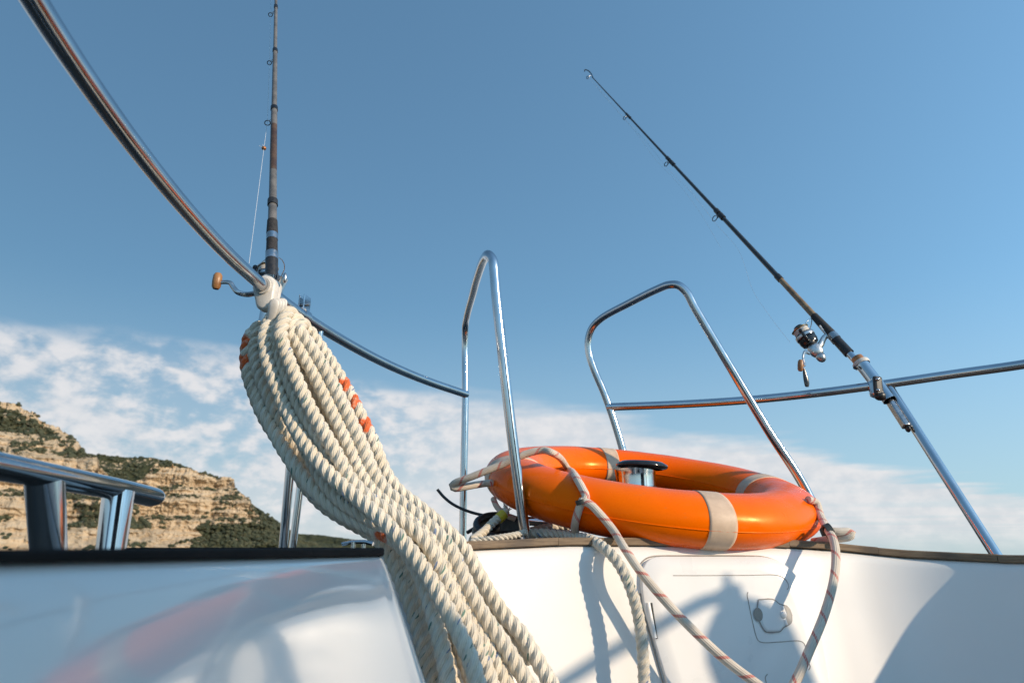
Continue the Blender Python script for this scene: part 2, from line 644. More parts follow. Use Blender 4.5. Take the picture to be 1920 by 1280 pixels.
def make_braid():
    m, t, b = principled('braided_rope', (0.68, 0.62, 0.54), 0.8)
    tc = N(t, 'ShaderNodeTexCoord')
    sep = N(t, 'ShaderNodeSeparateXYZ')
    L(t, tc.outputs['UV'], sep.inputs[0])
    U, V = sep.outputs[0], sep.outputs[1]
    w1 = math_node(t, 'SINE', math_node(t, 'ADD', math_node(t, 'MULTIPLY', U, 2 * math.pi * 7), math_node(t, 'MULTIPLY', V, 1700.0)))
    w2 = math_node(t, 'SINE', math_node(t, 'SUBTRACT', math_node(t, 'MULTIPLY', U, 2 * math.pi * 7), math_node(t, 'MULTIPLY', V, 1700.0)))
    br = math_node(t, 'MULTIPLY', w1, w2)
    # slanting red tracer
    ph = math_node(t, 'FRACT', math_node(t, 'ADD', math_node(t, 'MULTIPLY', V, 24.0), math_node(t, 'MULTIPLY', U, 1.0)))
    red = math_node(t, 'LESS_THAN', math_node(t, 'ABSOLUTE', math_node(t, 'SUBTRACT', ph, 0.5)), 0.075)
    brk = math_node(t, 'GREATER_THAN', br, -0.3)
    n = noise_tex(t, 20.0, 5)
    c = mixc(t, maprange(t, n, 0.35, 0.7), (0.76, 0.66, 0.54), (0.62, 0.53, 0.43))
    c = mixc(t, maprange(t, br, -0.9, 0.2, 0.35, 0.0), c, (0.34, 0.29, 0.24))
    c = mixc(t, math_node(t, 'MULTIPLY', math_node(t, 'MULTIPLY', red, brk), 0.85), c, (0.55, 0.05, 0.035))
    L(t, c, b.inputs['Base Color'])
    bump(t, b, br, 0.6, 0.0007)
    b.inputs['Sheen Weight'].default_value = 0.2
    return m


BRAID = make_braid()


def make_teak(name, c1, c2, c3):
    m, t, b = principled(name, c1, 0.7)
    tc = N(t, 'ShaderNodeTexCoord')
    n = noise_tex(t, 22.0, 6, 0.6, mapping=(1, 1, 14))
    n2 = noise_tex(t, 9.0, 4)
    c = mixc(t, maprange(t, n, 0.35, 0.65), c1, c2)
    c = mixc(t, maprange(t, n2, 0.45, 0.7, 0, 0.7), c, c3)
    L(t, c, b.inputs['Base Color'])
    bump(t, b, n, 0.4, 0.001)
    return m


TEAK = make_teak('weathered_teak', (0.26, 0.18, 0.11), (0.16, 0.105, 0.06), (0.06, 0.05, 0.045))
TEAKD = make_teak('shaded_teak', (0.020, 0.017, 0.016), (0.012, 0.011, 0.011), (0.010, 0.010, 0.010))  # the capping teak again, with the side cap's shade put into its colour
DECKT = make_teak('deck_teak', (0.070, 0.045, 0.028), (0.05, 0.033, 0.02), (0.03, 0.024, 0.02))
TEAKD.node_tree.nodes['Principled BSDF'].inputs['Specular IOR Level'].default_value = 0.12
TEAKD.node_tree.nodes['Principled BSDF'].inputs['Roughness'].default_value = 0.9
FLOORT = make_teak('cockpit_teak', (0.22, 0.11, 0.05), (0.15, 0.07, 0.03), (0.10, 0.055, 0.03))


# ------------------------------------------------------------------ sea
def make_sea():
    m, t, b = principled('sea_water', (0.008, 0.030, 0.050), 0.12, IOR=1.33)
    h = noise_tex(t, 0.35, 8, 0.6)
    bump(t, b, h, 0.8, 0.6)
    bm = bmesh.new()
    bmesh.ops.create_circle(bm, cap_ends=True, radius=30000, segments=96)
    me = bpy.data.meshes.new('sea')
    bm.to_mesh(me); bm.free()
    return struct(link('sea', me, m, smooth=False))


make_sea()


# ------------------------------------------------------------------ coast
def fbm(x, y, z, o=5):
    return noise.fractal(Vector((x, y, z)), 0.9, 2.1, o, noise_basis='PERLIN_ORIGINAL')


def interp(pts, x):
    if x <= pts[0][0]:
        return pts[0][1]
    for (a, b), (c, d) in zip(pts, pts[1:]):
        if x <= c:
            return b + (d - b) * (x - a) / (c - a) if c > a else d
    return pts[-1][1]


def make_rock_mat(name, veg_bias):
    m, t, b = principled(name, (0.4, 0.3, 0.2), 0.9)
    geo = N(t, 'ShaderNodeNewGeometry')
    sp = N(t, 'ShaderNodeSeparateXYZ'); L(t, geo.outputs['Position'], sp.inputs[0])
    # bedding: level bands broken by noise
    n0 = noise_tex(t, 0.02, 6, 0.6)
    zz = math_node(t, 'ADD', sp.outputs[2], math_node(t, 'MULTIPLY', n0, 26.0))
    comb = N(t, 'ShaderNodeCombineXYZ')
    L(t, math_node(t, 'MULTIPLY', sp.outputs[0], 0.006), comb.inputs[0])
    L(t, math_node(t, 'MULTIPLY', zz, 0.16), comb.inputs[2])
    bed = N(t, 'ShaderNodeTexNoise', i_Scale=1.0, i_Detail=5.0, i_Roughness=0.65)
    L(t, comb.outputs[0], bed.inputs['Vector'])
    n1 = noise_tex(t, 0.05, 7, 0.65)
    n2 = noise_tex(t, 0.22, 6, 0.7)
    c = mixc(t, maprange(t, n1, 0.35, 0.68), (0.66, 0.51, 0.345), (0.56, 0.415, 0.265))
    c = mixc(t, maprange(t, bed.outputs[0], 0.36, 0.60, 0.35, 0.0), c, (0.30, 0.20, 0.11))
    c = mixc(t, maprange(t, n2, 0.56, 0.72, 0, 0.5), c, (0.70, 0.55, 0.38))
    a = N(t, 'ShaderNodeAttribute'); a.attribute_name = 'veg'
    n3 = noise_tex(t, 0.11, 7, 0.72)
    vf = math_node(t, 'ADD', a.outputs['Fac'], math_node(t, 'MULTIPLY', math_node(t, 'SUBTRACT', n3, 0.5), 1.9))
    vf = maprange(t, vf, 0.44 - veg_bias, 0.58 - veg_bias)
    n4 = noise_tex(t, 0.16, 6, 0.7)
    g = mixc(t, maprange(t, n4, 0.35, 0.65), (0.032, 0.041, 0.022), (0.068, 0.066, 0.032))
    c = mixc(t, vf, c, g)
    L(t, c, b.inputs['Base Color'])
    h = math_node(t, 'ADD', n2, math_node(t, 'MULTIPLY', bed.outputs[0], 1.2))
    bump(t, b, h, 0.9, 3.5)
    b.inputs['Specular IOR Level'].default_value = 0.15
    return m


ROCK = make_rock_mat('limestone', 0.0)
GREENHILL = make_rock_mat('scrub_slope', 0.42)


def headland(name, sil, Y0, prof, mat, nu=260, nv=90, amp=1.0, seed=0.0, vegf=None, face=None, back=260.0, strata=0.0):
    """sil: skyline as (px, py); turned into real heights over a shore Y0 metres off.
    prof(h): how far back from the shore the ground lies at height h; face: the picture column the cliff faces"""
    d = ray(face, 1040)
    ax = Vector((d.x, d.y, 0)).normalized()          # straight back from the boat
    bx = Vector((ax.y, -ax.x, 0))                    # along the shore, to the right
    D0 = Y0
    hs = []
    for px, py in sil:
        q = ray(px, py)
        h = 60.0
        for _ in range(14):
            t = (D0 + prof(h)) / (q.x * ax.x + q.y * ax.y)
            h = max(1.0, H + q.z * t)
        hs.append(((q * t).dot(bx), h))
    for i in range(1, len(hs)):
        if hs[i][0] <= hs[i - 1][0]:
            hs[i] = (hs[i - 1][0] + 0.5, hs[i][1])
    x0, x1 = hs[0][0], hs[-1][0]
    V, Fc, veg = [], [], []
    nb = 10
    for i in range(nu + 1):
        x = x0 + (x1 - x0) * i / nu
        h = interp(hs, x)
        if strata:
            h += 2.6 * round(2.2 * fbm(x * 0.045, seed + 9, 0.0, 4)) + 1.2 * fbm(x * 0.2, seed + 9, 0.0, 4)
        else:
            h += 2.2 * amp * fbm(x * 0.06, seed + 9, 0.0, 5)
        h = max(h, 0.6)
        butt = 20.0 * amp * fbm(x * 0.011, seed + 2.0, 0.5, 4) + 12.0 * amp * abs(fbm(x * 0.05, seed + 5.0, 0.2, 4))
        for j in range(nv + nb + 1):
            if j <= nv:
                t = j / nv
                z = h * t - 3.0 * (1 - t)
                y = prof(max(0.0, z)) + butt * (0.35 + 0.65 * t)
            else:
                k = (j - nv) / nb
                z = h - k * k * h * 0.5
                y = prof(h) + butt + k * back
            d1 = fbm(x * 0.028, y * 0.028, z * 0.06 + seed, 5)
            d2 = fbm(x * 0.10, y * 0.10, z * 0.16 + seed + 4, 4)
            y += amp * (8.5 * d1 + 4.6 * d2)
            if strata:
                sb = fbm(x * 0.006, 3.0 + seed, z * 0.10, 3) + 0.35 * fbm(x * 0.02, 8.0 + seed, z * 0.24, 2)
                y += strata * sb * min(1.0, z / 30.0)
            xx = x + amp * (1.0 * d2 + 0.8 * d1)
            if 0 < j < nv:
                z += amp * 1.2 * d2
            p = ax * (D0 + y) + bx * xx
            V.append(Vector((p.x, p.y, z)))
            veg.append(vegf(x, z, h, t if j <= nv else 1.0) if vegf else 0.0)
    m = nv + nb + 1
    for i in range(nu):
        for j in range(m - 1):
            Fc.append((i * m + j, (i + 1) * m + j, (i + 1) * m + j + 1, i * m + j + 1))
    me = mesh_from(V, Fc, None, {'veg': veg})
    return struct(link(name, me, mat, smooth=False))


def shore_x(px, face, Y0):
    d = ray(face, 1040)
    ax = Vector((d.x, d.y, 0)).normalized()
    bx = Vector((ax.y, -ax.x, 0))
    q = ray(px, 1000)
    return (q * (Y0 / (q.x * ax.x + q.y * ax.y))).dot(bx)


def steps(bands):
    """bands: (height, depth) corner list -> piecewise linear"""
    return lambda h: interp(bands, h)


YB = 1150.0
profB = steps([(0, 0), (38, 60), (52, 66), (60, 86), (88, 92), (94, 106), (104, 112), (110, 124), (150, 132), (400, 200)])
silB = [(120, 985), (170, 940), (215, 915), (250, 903), (271, 896), (284, 875), (294, 868), (300, 864), (306, 874), (330, 876), (359, 877), (376, 886), (396, 894),
        (420, 893), (439, 894), (441, 915), (452, 924), (469, 935), (472, 953), (481, 965), (501, 982), (521, 997), (555, 1011), (610, 1022), (680, 1034)]
xB = shore_x(368, 400, YB + 60)


def vegB(x, z, h, t):
    v = 0.08
    if x > xB + 26 * fbm(2.0, z * 0.045, 5.0) + 0.5 * (z - 25):
        v = 0.75 if z < 50 + 9 * fbm(x * .03, 1, 1) else 0.1
    else:
        v = 0.22 if z < 36 else 0.08
    if abs(z - 57) < 4 or abs(z - 92) < 3.5 or abs(z - 108) < 3:
        v = max(v, 0.45)
    return v


HB = headland('headland', silB, YB, profB, ROCK, 380, 130, 0.9, 0.0, vegB, 400, strata=6.5)

YA = 900.0
profA = steps([(0, 0), (40, 55), (64, 62), (72, 84), (112, 96), (122, 120), (160, 190), (190, 215), (400, 300)])
silA = [(-420, 700), (-200, 715), (-60, 742), (0, 755), (34, 760), (44, 769), (64, 779), (73, 789), (90, 797), (112, 803), (125, 813), (149, 830), (159, 848),
        (172, 853), (183, 858), (186, 880), (215, 905), (240, 930), (262, 960), (290, 1000), (330, 1034)]


def vegA(x, z, h, t):
    v = 0.12
    if z > 116:
        v = 0.66 if z < h - 9 else 0.3
    if 64 < z < 74:
        v = 0.5
    if 116 < z < 150 and x < shore_x(150, 60, YA + 120):
        v = 0.42
    if 32 < z < 60 and x > shore_x(110, 60, YA):
        v = 0.42
    return v


HA = headland('headland', silA, YA, profA, ROCK, 360, 120, 0.9, 20.0, vegA, 60, strata=6.0)

silC = [(-100, 865), (100, 856), (169, 850), (190, 853), (237, 857), (281, 857), (305, 862), (338, 870), (372, 884), (406, 892), (470, 940), (560, 1010), (620, 1036)]
HC = headland('wooded_hill', silC, 1600.0, steps([(0, 0), (300, 420)]), GREENHILL, 200, 60, 1.0, 40.0,
              lambda x, z, h, t: 0.75 if fbm(x * .012, z * .03, 2) < 0.28 else 0.2, 300)
silD = [(380, 1008), (480, 1003), (555, 1000), (600, 1002), (650, 1009), (700, 1017), (780, 1027), (900, 1036), (1000, 1038.6)]
HD = headland('wooded_ridge', silD, 3400.0, steps([(0, 0), (300, 700)]), GREENHILL, 160, 40, 1.2, 60.0, lambda x, z, h, t: 0.9, 700)


def scrub(name, src, count, sz, seed, thr=0.40):
    """rounded bushes standing on the green parts of a slope"""
    rnd = random.Random(seed)
    me = src.data
    at_ = me.attributes['veg'].data
    cand = [p for p in me.polygons]
    tm, V, Fc = [], [], []
    bm = bmesh.new()
    bmesh.ops.create_icosphere(bm, subdivisions=1, radius=1.0)
    bm.verts.ensure_lookup_table()
    bv = [v.co.copy() for v in bm.verts]
    bf = [tuple(v.index for v in f.verts) for f in bm.faces]
    bm.free()
    k = 0
    tries = 0
    while k < count and tries < count * 40:
        tries += 1
        p = cand[rnd.randrange(len(cand))]
        v = at_[p.vertices[0]].value
        c = p.center
        clump = fbm(c.x * .035, c.y * .035, c.z * .05 + seed, 3)
        if v + clump * 0.7 + rnd.uniform(-.25, .1) < thr:
            continue
        if c.z < 2:
            continue
        s = sz * rnd.uniform(0.5, 1.35)
        b0 = len(V)
        rot = Matrix.Rotation(rnd.uniform(0, 6.28), 3, 'Z')
        for q in bv:
            w = rot @ q
            w = w * (1 + 0.35 * rnd.uniform(-1, 1))
            V.append(c + Vector((w.x * s * 1.15, w.y * s * 1.15, w.z * s * 0.85 + s * 0.35)))
        for f in bf:
            Fc.append(tuple(b0 + i for i in f))
        k += 1
    o = link(name, mesh_from(V, Fc), SCRUB, smooth=False)
    o['kind'] = 'stuff'
    return o


SCRUB = mottled('scrub_leaves', (0.036, 0.046, 0.024), (0.072, 0.070, 0.034), 0.12, 0.9, rvar=0.05)
scrub('scrub', HB, 2900, 2.6, 3)
scrub('scrub', HA, 3300, 2.3, 5)
scrub('scrub', HC, 2600, 4.0, 8, 0.55)

# ------------------------------------------------------------------ the yacht's mouldings
yacht = empty('sailing_yacht', (0.3, 1.2, 0.0), 'white sailing yacht whose glossy cockpit coaming fills the bottom of the view', 'yacht')


def lerp_fn(pts):
    return lambda x: interp(pts, x)


AFT = [(-0.36, 1.56), (-0.27, 1.46), (-0.215, 1.34), (-0.18, 1.22), (-0.15, 1.145), (-0.10, 1.128), (-0.05, 1.146), (0.0, 1.170), (0.10, 1.208), (0.20, 1.236), (0.30, 1.260),
       (0.40, 1.281), (0.50, 1.300), (0.58, 1.314), (0.66, 1.318), (0.74, 1.298), (0.84, 1.240), (0.95, 1.140), (1.05, 1.025), (1.13, 0.89), (1.19, 0.70),
       (1.23, 0.45), (1.25, 0.1), (1.25, -0.6), (1.25, -1.7)]
AFTZ = lerp_fn([(-0.4, 0.010), (-0.1, 0.020), (0.1, 0.030), (0.45, 0.030), (0.6, 0.022), (0.72, 0.010), (0.85, 0.002), (1.0, 0.0), (2, 0.0)])
SIDE = [(-0.180, -1.7), (-0.178, -0.6), (-0.175, 0.0), (-0.172, 0.3), (-0.169, 0.5), (-0.164, 0.7), (-0.157, 0.82), (-0.154, 0.862), (-0.157, 0.878), (-0.17, 0.888), (-0.21, 0.893), (-0.32, 0.895), (-0.5, 0.895)]
SIDEZ_Y = lambda y: 0.0013 + 0.0102 * min(0.9, max(0.05, y))
SIDETH = lambda y: 0.0030 + 0.0076 * min(0.9, max(0.05, y))


def plan_path(pts, n=10):
    return [Vector((p.x, p.y, 0)) for p in catmull([(x, y, 0) for x, y in pts], n)]


def plan_normals(path, side):
    out = []
    for i in range(len(path)):
        a, b = path[max(0, i - 1)], path[min(len(path) - 1, i + 1)]
        t = (b - a).normalized()
        out.append(Vector((t.y, -t.x, 0)) * side)
    return out


def wall(name, pts, zf, prof, side, mat, label=None, n=10, flare=None):
    path = plan_path(pts, n)
    nor = plan_normals(path, side)
    V, Fc = [], []
    m = len(prof)
    for p, q in zip(path, nor):
        z = zf(p)
        for d, o in prof:
            if flare:
                o += flare(p, d)
            V.append(Vector((p.x + q.x * o, p.y + q.y * o, H + z - d)))
    for i in range(len(path) - 1):
        for j in range(m - 1):
            f = (i * m + j, (i + 1) * m + j, (i + 1) * m + j + 1, i * m + j + 1)
            Fc.append(f if side > 0 else f[::-1])
    o = link(name, mesh_from(V, Fc), mat, yacht)
    if label:
        o['label'] = label
    return o, path, nor


CAP = 0.013
TIPR = [(0.07, -0.075), (0.02, -0.07), (0.0, -0.066), (0.0, -0.016)]
PROF_AFT = [(0.08, -0.075), (0.015, -0.072), (0.0, -0.068), (0.0, -0.022), (0.0015, -0.012), (0.005, -0.005), (0.011, -0.001), (0.02, 0.002),
            (0.05, 0.008), (0.1, 0.018), (0.2, 0.040), (0.3, 0.064), (0.45, 0.10), (0.62, 0.135), (0.80, 0.16)]
PROF_SIDE = [(0.08, -0.06), (0.015, -0.058), (0.0, -0.054), (0.0, -0.016), (0.001, -0.009), (0.004, -0.0035), (0.009, -0.0005), (0.016, 0.002), (0.03, 0.0055),
             (0.06, 0.012), (0.10, 0.0205), (0.14, 0.029), (0.20, 0.042), (0.30, 0.064), (0.45, 0.10), (0.80, 0.17)]
aft_o, aft_path, aft_nor = wall('coaming', AFT, lambda p: AFTZ(p.x) - CAP, PROF_AFT, 1, GELS, 'sunlit white coaming across the stern with a locker lid')
side_o, side_path, side_nor = wall('coaming', SIDE, lambda p: SIDEZ_Y(p.y) - SIDETH(p.y), PROF_SIDE, 1, GEL, 'shaded white side coaming mirroring the rope and the lifebuoy',
                                    flare=lambda p, d: 0.19 * max(0.0, d - 0.01) * max(0.0, min(1.0, (p.y - 0.38) / 0.48)) ** 2)


def cap_piece(path, nor, zf, i0, i1, w_in, w_out, th, mat, dz=0.0, tf=None):
    """a strip of capping timber between two points of an edge"""
    V, Fc = [], []
    b = 0.0018
    sec = [(w_out - b, 0), (w_out, b), (w_out, th - b), (w_out - b, th), (-w_in + b, th), (-w_in, th - b), (-w_in, b), (-w_in + b, 0)]
    m = len(sec)
    idx = list(range(i0, i1 + 1))
    for c, i in enumerate(idx):
        p, q = path[i], nor[i]
        if c == 0:
            p = p.lerp(path[i + 1], 0.06)
        z = zf(path[i]) - 0.0018
        k_ = tf(path[i]) / th if tf else 1.0
        for o, h in sec:
            V.append(Vector((p.x + q.x * o, p.y + q.y * o, H + z + h * k_ + dz)))
    for c in range(len(idx) - 1):
        for k in range(m):
            k2 = (k + 1) % m
            Fc.append((c * m + k, c * m + k2, (c + 1) * m + k2, (c + 1) * m + k))
    Fc.append(tuple(range(m)))
    Fc.append(tuple((len(idx) - 1) * m + k for k in reversed(range(m))))
    return link('cap_plank', mesh_from(V, Fc), mat, yacht, smooth=False)


cuts = [0, 30, 52, 78, 104, 121, 130, 142, 160, 190, len(aft_path) - 1]
zaf = lambda p: AFTZ(p.x) - CAP
for k, (a, b) in enumerate(zip(cuts, cuts[1:])):
    cap_piece(aft_path, aft_nor, zaf, a, b, 0.055, -0.002, CAP, TEAK, dz=0.0007 * ((k * 3) % 4))
zsi = lambda p: SIDEZ_Y(p.y) - SIDETH(p.y)
scuts = [0, 12, 24, 45, 68, len(side_path) - 1]
for k, (a, b) in enumerate(zip(scuts, scuts[1:])):
    cap_piece(side_path, side_nor, zsi, a, b, 0.04, -0.001, 0.008, TEAKD, dz=0.0, tf=lambda p: SIDETH(p.y))


def poly_fill(loops, z, name, mat, parent=None, up=True):
    vv = [[Vector((x, y, 0)) for x, y in lp] for lp in loops]
    tris = tessellate_polygon(vv)
    flat = [Vector((x, y, z)) for lp in loops for x, y in lp]
    F_ = []
    for t in tris:
        a, b, c = (flat[i] for i in t)
        nz = (b - a).cross(c - a).z
        F_.append(tuple(t) if (nz > 0) == up else tuple(reversed(t)))
    return link(name, mesh_from(flat, F_), mat, parent, smooth=False)


# side deck and stern deck, a shade below the capping
hull_out = [(-0.95, -1.75), (-0.95, 1.2), (-0.85, 1.75), (-0.5, 2.15), (0.3, 2.3), (1.1, 2.15), (1.6, 1.75), (1.85, 1.0), (1.95, -1.75)]
inner = [(p.x - q.x * 0.05, p.y - q.y * 0.05) for p, q in zip(side_path, side_nor)] + [(-0.37, 0.99), (-0.37, 1.5)] + \
        [(p.x - q.x * 0.05, p.y - q.y * 0.05) for p, q in zip(aft_path, aft_nor)]
deckpoly = hull_out + list(reversed(inner))
poly_fill([deckpoly], H - 0.05, 'deck', DECKT, yacht)
V, Fc = [], []
hp = hull_out
for i, (x, y) in enumerate(hp):
    for z, s in ((H - 0.05, 1.0), (H - 0.3, 1.01), (H - 1.3, 0.97), (-0.5, 0.86)):
        V.append(Vector((0.45 + (x - 0.45) * s, y if y < 0 else y * (0.5 + 0.5 * s), z)))
for i in range(len(hp) - 1):
    for j in range(3):
        Fc.append((i * 4 + j, i * 4 + j + 1, (i + 1) * 4 + j + 1, (i + 1) * 4 + j))
link('hull', mesh_from(V, Fc), GEL, yacht, smooth=False)
poly_fill([[(-0.9, -1.75), (1.9, -1.75), (1.9, 1.6), (-0.9, 1.6)]], H - 0.80, 'cockpit_floor', FLOORT, yacht)
box('bulkhead', W(0.5, -1.80, -0.42), 2.8, 0.06, 0.8, GEL, yacht)
box('companionway_door', W(0.75, -1.765, -0.46), 0.62, 0.02, 0.66, DARKGL, yacht)


# wall of the stern coaming as a function, to fit the locker lid on to it
def aft_point(px, py, off=0.0):
    """where the sight line meets the straight stretch of the stern coaming, lifted off the surface"""
    d = ray(px, py)
    o = Vector((0, 0, H))
    lo, hi = 0.5, 2.2

    def f(t):
        p = o + d * t
        # edge line of the straight stretch
        j = min(range(50, 150), key=lambda k: abs(aft_path[k].x - p.x))
        e, n = aft_path[j], aft_nor[j]
        drop = H + AFTZ(e.x) - CAP - p.z
        outp = interp(PROF_AFT[4:], max(0.002, drop))
        s = (Vector((p.x, p.y, 0)) - e).dot(n)
        return s - outp, n, drop
    for _ in range(40):
        mid = (lo + hi) / 2
        if f(mid)[0] > 0:
            lo = mid
        else:
            hi = mid
    p = o + d * lo
    _, n, drop = f(lo)
    sl_ = (interp(PROF_AFT[4:], drop + 0.01) - interp(PROF_AFT[4:], max(0.002, drop - 0.01))) / 0.02
    nn = Vector((n.x, n.y, sl_)).normalized()
    return p + nn * off, nn


def rounded(poly, r, n=6):
    out = []
    m = len(poly)
    for i in range(m):
        p0, p1, p2 = Vector(poly[i - 1]), Vector(poly[i]), Vector(poly[(i + 1) % m])
        rr = r[i] if isinstance(r, (list, tuple)) else r
        a = (p0 - p1); b = (p2 - p1)
        ra = min(rr, a.length * 0.48, b.length * 0.48)
        A = p1 + a.normalized() * ra
        B = p1 + b.normalized() * ra
        for k in range(n + 1):
            t = k / n
            out.append(A * (1 - t) ** 2 + p1 * (2 * t * (1 - t)) + B * t * t)
    return out


def wall_patch(name, poly, th, mat, parent, edge=0.006, grid=14):
    """a lid following the coaming, th proud of it, with a rolled edge"""
    rings = []
    c = Vector((sum(p[0] for p in poly) / len(poly), sum(p[1] for p in poly) / len(poly)))
    dense = []
    for i in range(len(poly)):
        a, b = Vector(poly[i]), Vector(poly[(i + 1) % len(poly)])
        k = max(1, int((b - a).length / 12))
        for q in range(k):
            dense.append(a.lerp(b, q / k))
    V, Fc = [], []
    specs = [(1.0, -0.001), (0.9985, th * 0.55), (0.994, th * 0.9), (0.985, th), (0.8, th), (0.6, th), (0.4, th), (0.2, th), (0.05, th)]
    for s, off in specs:
        for p in dense:
            q = c + (p - c) * s
            V.append(aft_point(q.x, q.y, off)[0])
    m = len(dense)
    for r in range(len(specs) - 1):
        for k in range(m):
            k2 = (k + 1) % m
            Fc.append((r * m + k, r * m + k2, (r + 1) * m + k2, (r + 1) * m + k))
    Fc.append(tuple((len(specs) - 1) * m + k for k in range(m)))
    me = mesh_from(V, Fc)
    me.flip_normals() if False else None
    bm = bmesh.new(); bm.from_mesh(me); bmesh.ops.recalc_face_normals(bm, faces=bm.faces[:])
    bm.to_mesh(me); bm.free()
    return link(name, me, mat, parent)


def wall_line(name, pts, rad, off, mat, parent, closed=False, n=6):
    P = [aft_point(x, y, off)[0] for x, y in pts]
    path = catmull(P, n)
    return tube(name, path, rad, mat, parent, segs=6)


# locker lid (a shower / gas locker door) low in the stern coaming
lid_poly = rounded([(1200, 1044), (1472, 1044), (1528, 1150), (1560, 1330), (1262, 1330), (1199, 1120)], [52, 60, 60, 10, 10, 40], 7)
lid = wall_patch('locker_lid', [(p.x, p.y) for p in lid_poly], 0.0085, GEL2, yacht)
wall_line('rim', [(p.x - 3, p.y - 2) for p in lid_poly[2 * 0:16]], 0.0012, 0.0012, SEAL, lid)
wall_line('rim', [(1199, 1112), (1199, 1126), (1206, 1150), (1222, 1205), (1240, 1270), (1262, 1340)], 0.0013, 0.0012, SEAL, lid)
wall_line('groove', [(1258, 1080), (1320, 1080), (1400, 1079.5), (1452, 1079.5), (1464, 1084), (1472, 1093), (1474, 1101), (1471, 1106)], 0.0007, 0.0086, SEAL, lid)
wall_line('groove', [(1398, 1111), (1396.5, 1115), (1399, 1130), (1406, 1165), (1413, 1193), (1417, 1201), (1424, 1204.5), (1460, 1203.5), (1494, 1202), (1502, 1206), (1507, 1220), (1511, 1242), (1514, 1250), (1511, 1256)], 0.0008, 0.0086, SEAL, lid)
wall_line('groove', [(1434, 1264), (1430, 1270), (1433, 1284), (1436, 1300)], 0.0008, 0.0086, SEAL, lid)
# latch: flush plate, finger wells, pivot barrels
latch_poly = [(1417, 1125), (1443, 1124), (1450, 1128), (1456, 1133), (1462, 1135), (1468, 1137), (1475, 1146), (1479, 1158), (1478, 1168), (1470, 1174),
              (1464, 1177), (1458, 1184), (1450, 1185.5), (1432, 1185.5), (1426, 1180), (1420, 1168), (1414, 1150)]
latch = wall_patch('latch', latch_poly, 0.0098, GEL2, lid)


def patch_sub(name, poly, off, mat, parent):
    V = [aft_point(x, y, off)[0] for x, y in poly]
    return link(name, mesh_from(V, [tuple(range(len(V)))[::-1]]), mat, parent, smooth=False)


# groove round the latch
wall_line('groove', latch_poly + [latch_poly[0]], 0.00085, 0.0098, SEAL, lid, n=3)


def oval(cx, cy, rx, ry, rot, n=24):
    c, s = math.cos(rot), math.sin(rot)
    return [(cx + rx * math.cos(a) * c - ry * math.sin(a) * s, cy + rx * math.cos(a) * s + ry * math.sin(a) * c) for a in [2 * math.pi * k / n for k in range(n)]]


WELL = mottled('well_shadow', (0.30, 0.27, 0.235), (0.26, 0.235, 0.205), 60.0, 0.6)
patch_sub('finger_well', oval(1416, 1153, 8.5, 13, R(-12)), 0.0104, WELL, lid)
patch_sub('finger_well', [(1463, 1134), (1470, 1136), (1476, 1143), (1480, 1154), (1479, 1166), (1472, 1173), (1466, 1173), (1469, 1163), (1470, 1150), (1466, 1141)], 0.0104, RECESS, lid)
for a, b in (((1460, 1137), (1463, 1145)), ((1466, 1163), (1469, 1173))):
    tube('pivot', [aft_point(*a, 0.0100)[0], aft_point(*b, 0.0100)[0]], 0.0026, GEL2, lid, segs=10)
ellipsoid('thumb_catch', aft_point(1463, 1154, 0.0110)[0], 0.006, 0.006, 0.003, GEL2, lid, X=aft_nor[120].cross(Vector((0, 0, 1))), Y=Vector((0, 0, 1)))
# hinge at the lid's edge
hg = tube('hinge', [aft_point(1211, 1131, 0.0075)[0], aft_point(1224, 1197, 0.0075)[0]], 0.0042, GEL2, lid, segs=10)
tube('hinge_slot', [aft_point(1217.5, 1131, 0.009)[0], aft_point(1227.5, 1198, 0.009)[0]], 0.0016, TIE, lid, segs=6)

# ------------------------------------------------------------------ stern rails
TR = 0.0113
port = empty('stern_rail', W(-0.14, 2.0, -0.02), 'curved stainless rail from the upper left corner to the first hoop', 'guard rail', 'stainless stern rails')
pr2 = []
for px, py in [(-60, -205), (61, 0), (174, 168), (262, 287), (349, 393), (425, 475), (490, 534), (560, 587), (640, 637), (720, 680), (800, 714), (874, 739)]:
    d = ray(px, py)
    pr2.append(Vector((0, 0, H)) + d * (0.456 / d.z))       # the level tube at 0.456 over the eye
pr2 = [W(-0.37, -1.22, 0.0), W(-0.37, -1.22, 0.40), W(-0.37, -1.19, 0.44), W(-0.37, -1.14, 0.456), W(-0.37, -0.6, 0.456), W(-0.375, 0.0, 0.456)] + pr2
RAILP = resample(catmull(pr2, 14), 0.012)[0]
for _ in range(30):
    RAILP = [RAILP[0]] + [(RAILP[i - 1] + RAILP[i] * 2 + RAILP[i + 1]) / 4 for i in range(1, len(RAILP) - 1)] + [RAILP[-1]]
tube('rail_tube', RAILP, 0.0114, STEEL, port, segs=32)
bl = at(868, 1003, 1.99)
bl.z = H - 0.05
front_leg = [at(986, 1012, 1.34), at(958, 800, 1.325), at(931, 560, 1.315), at(927, 512, 1.315), at(924.5, 490, 1.316), at(917, 478.5, 1.325), at(909, 484, 1.37), at(895, 520, 1.53), at(886, 553, 1.68),
             at(876, 590, 1.87), at(872.5, 612, 1.965), at(872, 640, 1.99), at(872.5, 740, 1.99), at(869.5, 900, 1.99), bl]
tube('hoop', catmull(front_leg, 8), 0.0104, STEEL, port, segs=24)


